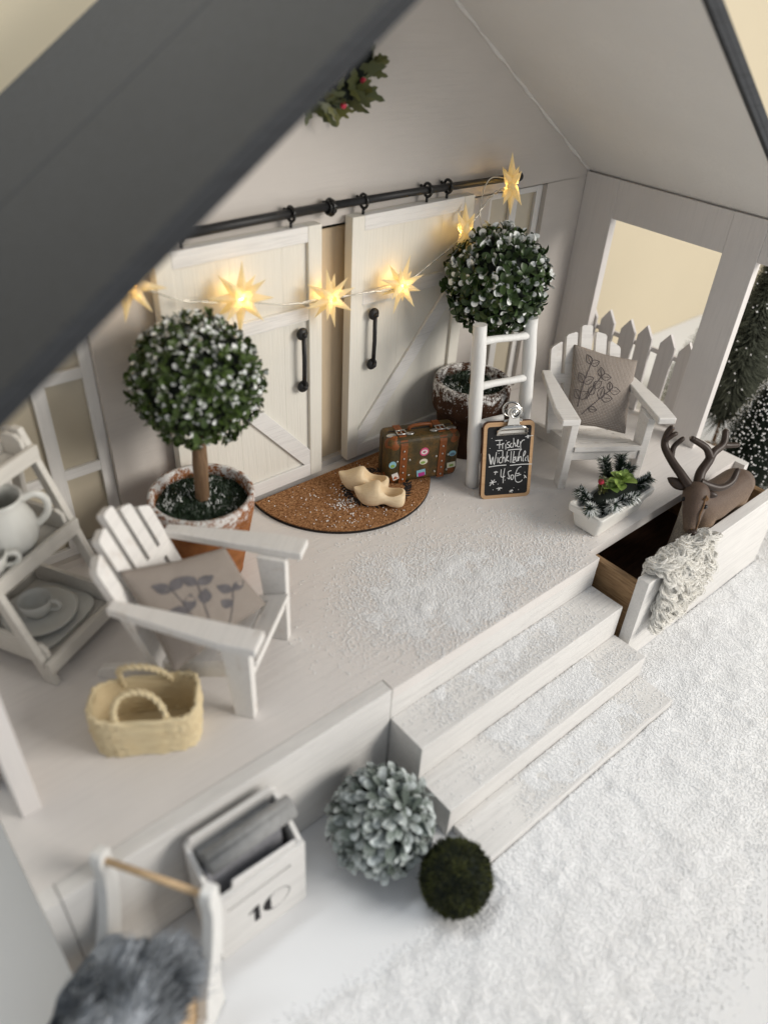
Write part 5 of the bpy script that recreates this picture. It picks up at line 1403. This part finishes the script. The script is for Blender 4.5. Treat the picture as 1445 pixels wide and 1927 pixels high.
# front panel with a letter slot (four boards round the slot)
mb = MB(); s0, s1 = 4.45, 4.70
mb.box(-hw, hw, 0, 0.28, 0.01, s0); mb.box(-hw, hw, 0, 0.28, s1, FH); mb.box(-hw, -2.05, 0, 0.28, s0, s1); mb.box(1.75, hw, 0, 0.28, s0, s1)
obj('front_panel', mb, 'white_x', lb)
for xa in (-hw, hw - 0.28):
    mb = MB(); mb.prism([(0.282, 0.01), (DPT, 0.01), (DPT, 7.5), (0.282, FH)], xa, xa + 0.28, lambda u, v, d: (d, u, v)); obj('side_panel', mb, 'white_z', lb, bev=0.04)
mb = MB(); mb.prism([(-hw, 0.01), (hw, 0.01), (hw, 7.6), (hw - 0.35, 7.95), (-hw + 0.35, 7.95), (-hw, 7.6)], DPT + 0.002, DPT + 0.28, lambda u, v, d: (u, d, v)); obj('back_panel', mb, 'white_x', lb, bev=0.05)
lbx('floor', -hw + 0.29, hw - 0.29, 0.29, DPT - 0.01, 0.02, 0.3, bev=0)
# number 10
mb = MB(); Y = -0.012
def flat(poly): mb.prism(poly, Y, -0.001, lambda u, v, d: (u, d, v))
flat([(-0.62, 1.55), (-0.28, 1.55), (-0.28, 3.05), (-0.52, 3.05), (-0.95, 2.72), (-0.92, 2.62), (-0.62, 2.72)])
n = 40; cx, cz, ra, rb_ = 0.78, 2.32, 0.86, 0.80
for i in range(n):
    a0, a1 = 2 * math.pi * i / n, 2 * math.pi * (i + 1) / n
    def th_(a): return 0.05 + 0.46 * max(0, math.cos(a - math.pi)) ** 1.4
    q = []
    for a, inn in ((a0, 0), (a1, 0), (a1, 1), (a0, 1)):
        k = th_(a) if inn else 0; q.append((cx + (ra - k) * math.cos(a), cz + (rb_ - 0.3 * k) * math.sin(a)))
    flat(q)
obj('house_number', mb, 'print_black', lb)
# papers sticking out
def paper(label, mat, x0, x1, y, z0, z1, thick, tilt, yaw, rolled=False, name='newspaper'):
    mb = MB()
    if rolled:
        L = x1 - x0
        pts = [(r_ * math.cos(a), r_ * math.sin(a)) for i in range(60) for a, r_ in ((i * 0.35, 0.14 + i * 0.0095),)]
        vs = []; 
        for x in (0, L):
            for u, v in pts: vs.append((x, u, v))
        m_ = len(pts); fs = [(i, i + 1, m_ + i + 1, m_ + i) for i in range(m_ - 1)]; mb.add(vs, fs)
        o = obj(name, mb, mat, None, smooth=True); o.modifiers.new('s', 'SOLIDIFY').thickness = 0.035
    else:
        for k in range(4):
            t = thick / 4; mb.box(0, x1 - x0 - 0.05 * k, k * t * 1.03, k * t * 1.03 + t * 0.92, 0, z1 - z0 - 0.04 * k)
        o = obj(name, mb, mat, None, bev=0.02)
    o.location = (lb.location.x + x0, lb.location.y + y, GZ + z0); o.rotation_euler = (tilt, yaw, 0)
    tag(o, label, 'newspaper' if name == 'newspaper' else 'envelope'); return o
paper('rolled grey newspaper lying on top in the letter box', 'newspaper', -2.2, 2.75, 1.25, 7.35, 7.9, 0.5, 0, R(-2), True)
paper('folded dark newspaper behind the envelope in the letter box', 'newspaper2', -2.2, 2.1, 0.72, 2.3, 6.75, 0.6, R(-6), R(-2))
paper('folded grey newspaper at the back of the letter box', 'newspaper', -2.25, 2.2, 1.5, 2.3, 7.3, 0.85, R(-2), 0)
paper('white envelope at the front of the letter box', 'envelope', -1.75, 2.0, 0.42, 2.5, 6.6, 0.12, R(3), R(4), name='envelope')

# ------------------------------------------------------------------ push cart with fur blanket
b0, b1 = Vector((-17.58, -0.25, 1.2)), Vector((-14.95, -4.3, 1.2))
bx_ = (b1 - b0).normalized(); dv_ = Vector((bx_.y, -bx_.x, 0)) ; dv_ = dv_ if dv_.x < 0 else -dv_
ct = thing('push_cart', 'white and birch toy push cart at the lower left corner', 'push cart', ((b0 + b1) / 2 + dv_ * 2.5).to_3d().to_tuple()[:2] + (GZ,))
CO = Vector(ct.location); BWt = (b1 - b0).length
def cpt(u, d, z): p = b0 + bx_ * u + dv_ * d; return Vector((p.x, p.y, z)) - CO
mb = MB(); mb.tube([cpt(-0.15, 0, 1.2), cpt(BWt + 0.15, 0, 1.2)], 0.17, 12); obj('handle_bar', mb, 'light_wood', ct, smooth=True)
for u0 in (-0.62, BWt + 0.02):
    prof_c = [(-0.15, 1.75), (0.0, 1.2), (-0.05, 0.2), (0.15, -1.5), (0.55, -3.2), (1.05, -4.6), (1.3, -6.0), (1.35, -7.2), (1.3, GZ + 0.15)]
    cen = spline([(d, z, 0) for d, z in prof_c], 4); wid = [0.42 + 0.42 * min(1, max(0, (i / (len(cen) - 1)) - 0.25) * 1.6) for i in range(len(cen))]; wid[0] = 0.22; wid[1] = 0.38
    left = []; right = []
    for i, p in enumerate(cen):
        t = (cen[min(i + 1, len(cen) - 1)] - cen[max(i - 1, 0)]).normalized(); nn = Vector((-t.y, t.x, 0)); left.append(p + nn * wid[i]); right.append(p - nn * wid[i])
    mb = MB(); n = len(left); vs = []
    for uu in (u0, u0 + 0.6):
        for p in left: vs.append(cpt(uu, p.x, p.y))
        for p in right: vs.append(cpt(uu, p.x, p.y))
    fs = []
    for i in range(n - 1):
        fs += [(i, i + 1, n + i + 1, n + i), (2 * n + i, 3 * n + i, 3 * n + i + 1, 2 * n + i + 1), (i, 2 * n + i, 2 * n + i + 1, i + 1), (n + i, n + i + 1, 3 * n + i + 1, 3 * n + i)]
    fs += [(0, n, 3 * n, 2 * n), (n - 1, 3 * n - 1, 4 * n - 1, 2 * n - 1)]
    mb.add(vs, fs); obj('upright', mb, 'ladder', ct, bev=0.08)
def cbox(name, u0, u1, d0, d1, z0, z1, mat, bev=0.06):
    mb = MB(); vs = [cpt(u, d, z) for z in (z0, z1) for d in (d0, d1) for u in (u0, u1)]
    mb.add(vs, [(0, 2, 3, 1), (4, 5, 7, 6), (0, 1, 5, 4), (2, 6, 7, 3), (0, 4, 6, 2), (1, 3, 7, 5)]); return obj(name, mb, mat, ct, bev=bev)
cbox('back_board', 0.0, BWt, 0.95, 1.35, -7.0, -3.9, 'light_wood')
cbox('side_board', -0.02, 0.36, 1.36, 7.6, -7.0, -4.1, 'light_wood'); cbox('side_board', BWt - 0.36, BWt + 0.02, 1.36, 7.6, -7.0, -4.1, 'light_wood')
cbox('front_board', 0.37, BWt - 0.37, 7.2, 7.58, -7.0, -4.1, 'light_wood'); cbox('floor_board', 0.37, BWt - 0.37, 1.36, 7.19, -7.0, -6.7, 'light_wood')
wm = MB(); wm.lathe([(0.0, 0.0), (0.9, 0.0), (0.95, 0.06), (0.95, 0.44), (0.9, 0.5), (0.0, 0.5)], 28); wme = wm.mesh('wheel', M['ladder'])
for u in (-0.55, BWt + 0.05):
    for d in (1.6, 6.8):
        p = cpt(u, d, GZ + 0.96); inst('wheel', wme, ct, p, quat=Vector((0, 0, 1)).rotation_difference(bx_))
fu = thing('fur_blanket', 'dark grey fluffy fur blanket heaped in the push cart', 'fur blanket', tuple(Vector(ct.location)[:2]) + (GZ + 1.6,))
FO = Vector(fu.location); rr = random.Random(8)
def fur_surf(u, d):
    e = max(0.0, 1 - abs(2 * (u + 0.8) / (BWt + 0.9) - 1) ** 3) * max(0.0, 1 - abs((d - 4.4) / 4.0) ** 4)
    h = -6.2 + 4.5 * e ** 0.5 + 0.9 * fbm(u, d, 0.55, 4.0) * e
    return h
mb = MB(); vs = []; NU, ND = 22, 30
for j in range(ND + 1):
    for i in range(NU + 1):
        u, d = -0.7 + (BWt + 0.6) * i / NU, 1.4 + 6.9 * j / ND - 0.2; vs.append(cpt(u, d, fur_surf(u, d)) + CO - FO)
fs = [(j * (NU + 1) + i, j * (NU + 1) + i + 1, (j + 1) * (NU + 1) + i + 1, (j + 1) * (NU + 1) + i) for j in range(ND) for i in range(NU)]
mb.add(vs, fs, 0, 0.35); obj('pelt', mb, 'fur', fu, smooth=True, attrs=True)
mb = MB()
for k in range(12000):
    u, d = rr.uniform(-0.7, BWt - 0.1), rr.uniform(1.3, 8.1); z = fur_surf(u, d); cl_ = fbm(u, d, 0.6, 9.0); an = 3.0 * fbm(u, d, 0.25, 2.0) + rr.uniform(-0.5, 0.5)
    p = cpt(u, d, z) + CO - FO; v = Vector((math.cos(an), math.sin(an), rr.uniform(0.15, 0.9))).normalized(); L = rr.uniform(0.7, 1.7); s_ = v.orthogonal().normalized() * 0.035; mid = p + v * L * 0.55 + Vector((0, 0, 0.08)); tip = p + v * L + Vector((0, 0, -0.15))
    tn = max(0.0, min(1.0, 0.50 + 0.75 * cl_ + rr.uniform(-0.2, 0.25)))
    mb.add([p - s_, p + s_, mid + s_, mid - s_, tip], [(0, 1, 2, 3), (3, 2, 4)], 0, tn)
o = obj('fur', mb, 'fur', fu, attrs=True); o['kind'] = 'stuff'

# ------------------------------------------------------------------ craft snow: low drifts with loose beads
def grain_group():
    g = bpy.data.node_groups.new('snow_beads', 'GeometryNodeTree')
    g.interface.new_socket('Geometry', in_out='INPUT', socket_type='NodeSocketGeometry'); g.interface.new_socket('Geometry', in_out='OUTPUT', socket_type='NodeSocketGeometry')
    N = g.nodes; i = N.new('NodeGroupInput'); o = N.new('NodeGroupOutput')
    na = N.new('GeometryNodeInputNamedAttribute'); na.data_type = 'FLOAT'; na.inputs['Name'].default_value = 'grain'
    cmp_ = N.new('FunctionNodeCompare'); cmp_.data_type = 'FLOAT'; cmp_.operation = 'GREATER_THAN'; cmp_.inputs[1].default_value = 0.001
    ico = N.new('GeometryNodeMeshIcoSphere'); ico.inputs['Radius'].default_value = 1.0; ico.inputs['Subdivisions'].default_value = 2
    sm = N.new('GeometryNodeSetMaterial'); sm.inputs['Material'].default_value = M['snow_grain']
    ss = N.new('GeometryNodeSetShadeSmooth'); iop = N.new('GeometryNodeInstanceOnPoints'); jn = N.new('GeometryNodeJoinGeometry')
    L = g.links.new
    L(i.outputs[0], iop.inputs['Points']); L(na.outputs['Attribute'], cmp_.inputs[0]); L(cmp_.outputs['Result'], iop.inputs['Selection'])
    L(ico.outputs['Mesh'], ss.inputs[0]); L(ss.outputs[0], sm.inputs['Geometry']); L(sm.outputs[0], iop.inputs['Instance']); cx_ = N.new('ShaderNodeCombineXYZ'); mm = N.new('ShaderNodeMath'); mm.operation = 'MULTIPLY'; mm.inputs[1].default_value = 0.85
    L(na.outputs['Attribute'], mm.inputs[0]); L(na.outputs['Attribute'], cx_.inputs[0]); L(na.outputs['Attribute'], cx_.inputs[1]); L(mm.outputs[0], cx_.inputs[2]); L(cx_.outputs[0], iop.inputs['Scale'])
    L(iop.outputs[0], jn.inputs[0]); L(i.outputs[0], jn.inputs[0]); L(jn.outputs[0], o.inputs[0])
    return g
GG = grain_group()
def snow_patch(name, label, x0, x1, y0, y1, z, cover, res, hmax, dens, r0, r1, seed, sheet=True, inside=None):
    """cover(x,y) in 0..1; sheet of drift where it is high, beads everywhere with that density"""
    rng = np.random.default_rng(seed); TH = 0.66; vs = []; fs = []; gr = []
    nx_, ny_ = int((x1 - x0) / res), int((y1 - y0) / res)
    def hgt(x, y, c):
        return hmax * (max(0.0, c - TH) / (1 - TH)) ** 1.1 * (0.85 + 0.8 * fbm(x, y, 0.40, seed, 2) + 0.10 * fbm(x, y, 1.9, seed + 5, 2)) - 0.008
    if sheet:
        H_ = {}; idx = {}
        for j in range(ny_ + 1):
            for i in range(nx_ + 1):
                x, y = x0 + i * res, y0 + j * res; c = cover(x, y); H_[(i, j)] = hgt(x, y, c) if c > TH else -0.02
        for j in range(ny_):
            for i in range(nx_):
                q = ((i, j), (i + 1, j), (i + 1, j + 1), (i, j + 1))
                if max(H_[k] for k in q) <= 0.0: continue
                f = []
                for k in q:
                    if k not in idx:
                        idx[k] = len(vs); vs.append((x0 + k[0] * res, y0 + k[1] * res, z + max(H_[k], -0.01))); gr.append(0.0)
                    f.append(idx[k])
                fs.append(tuple(f))
    n = int(dens * (x1 - x0) * (y1 - y0)); P = rng.random((n, 4))
    for a, b, c, d in P:
        x, y = x0 + a * (x1 - x0), y0 + b * (y1 - y0); cv = cover(x, y)
        if c > cv ** 1.5: continue
        if inside is not None and not inside(x, y): continue
        r = r0 + (r1 - r0) * d * d; hh = max(0.0, hgt(x, y, cv)) if sheet and cv > TH else 0.0
        pile = 0.09 * d * max(0.0, cv - 0.55) / 0.45 if not sheet else 0.0
        vs.append((x, y, z + hh + pile + r * (0.6 if hh == 0 else 0.4))); gr.append(r)
    me = bpy.data.meshes.new(name); me.from_pydata(vs, [], fs); me.materials.append(M['snow']); me.polygons.foreach_set('use_smooth', [True] * len(me.polygons))
    me.attributes.new('grain', 'FLOAT', 'POINT').data.foreach_set('value', np.array(gr, dtype=np.float32))
    o = bpy.data.objects.new(name, me); link(o); md = o.modifiers.new('beads', 'NODES'); md.node_group = GG
    o['kind'] = 'stuff'; tag(o, label, 'snow'); return o
def sstep(a, b, x): t = max(0.0, min(1.0, (x - a) / (b - a))); return t * t * (3 - 2 * t)
BAND = [(-16, -10.6), (-8, -11.2), (-2, -12.6), (5, -12.8), (14, -12.6), (24, -11.6), (36, -8.8), (50, -5.0), (62, -2.0)]
def seg_d(px, py):
    best = 1e9
    for (ax, ay), (bx, by) in zip(BAND, BAND[1:]):
        dx, dy = bx - ax, by - ay; t = max(0, min(1, ((px - ax) * dx + (py - ay) * dy) / (dx * dx + dy * dy)))
        q = math.hypot(px - ax - t * dx, py - ay - t * dy); best = min(best, q)
    return best
def cov_ground(x, y):
    if 0.4 < x < 20.1 and y > -8.68: return 0.0
    if y > -4.02 and 20 < x < 41.5: return 0.0
    if y > -5.75 and x < 20.2 and x > -0.2: return 0.0
    d = seg_d(x, y); n = fbm(x, y, 0.22, 2.0, 2); m = fbm(x, y, 0.6, 8.0, 2)
    c = 1.0 - sstep(4.6, 11.0, d - 2.2 * n)
    lim = -8.9 + (-0.16) * (x + 3)                       # bare table in front of the letter box
    if x < 0.5: c *= sstep(-0.2, 1.6, (lim - y) - 0.7 * n)
    far = 0.10 * (1 - sstep(5, 17, d - 2 * n)) * (1 if x > -3 else 0)
    right = 0.42 * sstep(19, 23, x) * (1 - sstep(3, 7, d)) 
    return max(0.0, min(1.0, max(c * (0.95 + 0.22 * m), far, right * (0.8 + 0.5 * m))))
snow_patch('snow', 'loose white craft snow spread over the table before the steps', -16, 56, -25, -1, GZ, cov_ground, 0.18, 0.17, 120, 0.030, 0.056, 3)
def cov_porch(x, y):
    if not (0.0 < x < 20.5 and 0.05 < y < 19): 
        if not (-3 < x < 24 and 0.95 < y < 12): return 0.0
    n = fbm(x, y, 0.24, 12.0, 2); m = fbm(x, y, 0.55, 14.0, 2)
    d1 = math.hypot((x - 10.3) / 10.5, (y - 4.0) / 6.0); d2 = math.hypot((x - 6) / 5, (y - 8) / 4)
    c = max(1.0 - sstep(0.10, 1.35, d1 - 0.30 * n), 0.7 * (1 - sstep(0.2, 1.1, d2 - 0.3 * n)))
    dm_ = math.hypot(x - 10.9, y - 19.7)
    if dm_ < 7.7: return 0.0
    c = max(c * (0.90 + 0.40 * m), 0.16 * (1 - sstep(7.7, 10.5, dm_)) * (1 if x > 3 else 0.3), 0.035)
    if y < 0.6: c *= 0.9
    return max(0.0, min(1.0, c))
snow_patch('snow', 'thin white craft snow scattered on the porch floor', -3, 24, 0.05, 13, 0.0, cov_porch, 0.16, 0.10, 260, 0.028, 0.052, 4)
def cov_mat(x, y):
    dm_ = math.hypot(x - 10.9, y - 19.7)
    if dm_ > 7.45 or y > 20.1: return 0.0
    a = math.hypot((x - 8.55) / 1.25, (y - 15.9) / 1.0)
    return max(0.82 * (1 - sstep(0.35, 1.2, a)), 0.15 * (1 - sstep(2, 7, math.hypot(x - 8.2, y - 15.2))), 0.10 * sstep(5.5, 7.4, dm_) * (1 if y < 16 else 0.2), 0.03)
snow_patch('snow', 'sprinkle of craft snow on the cork doormat', 3, 19, 12, 20.2, 0.33, cov_mat, 0.3, 0.0, 75, 0.03, 0.065, 6, sheet=False)
for k, (ya, yb, z, x0_, x1_, f) in enumerate(((-2.80, 0.0, -2.742, 0.1, 19.9, 0.9), (-5.64, -2.88, -5.655, 0.1, 19.95, 1.0), (-8.58, -5.72, -7.62, 0.65, 19.85, 1.0))):
    def cov_step(x, y, ya=ya, yb=yb, k=k, f=f):
        n = fbm(x, y, 0.40, 20.0 + k, 2); m = fbm(x, y, 0.9, 24.0 + k, 2); t = (y - ya) / (yb - ya)
        c = (1 - sstep(0.30, 1.0, abs(x - (9.8 + 1.2 * k)) / 9.5 - 0.28 * n)) * (0.70 + 0.30 * t)
        edge = sstep(0.0, 0.10, t) * (1 - sstep(0.97, 1.0, t))
        return max(0.06, min(0.97, c * f * (1.0 + 0.35 * m))) * edge
    snow_patch('snow', ('craft snow lying on the top step', 'craft snow lying on the middle step', 'craft snow lying on the lowest thin step')[k], x0_, x1_, ya, yb, z, cov_step, 0.14, 0.07, 220, 0.028, 0.052, 30 + k)
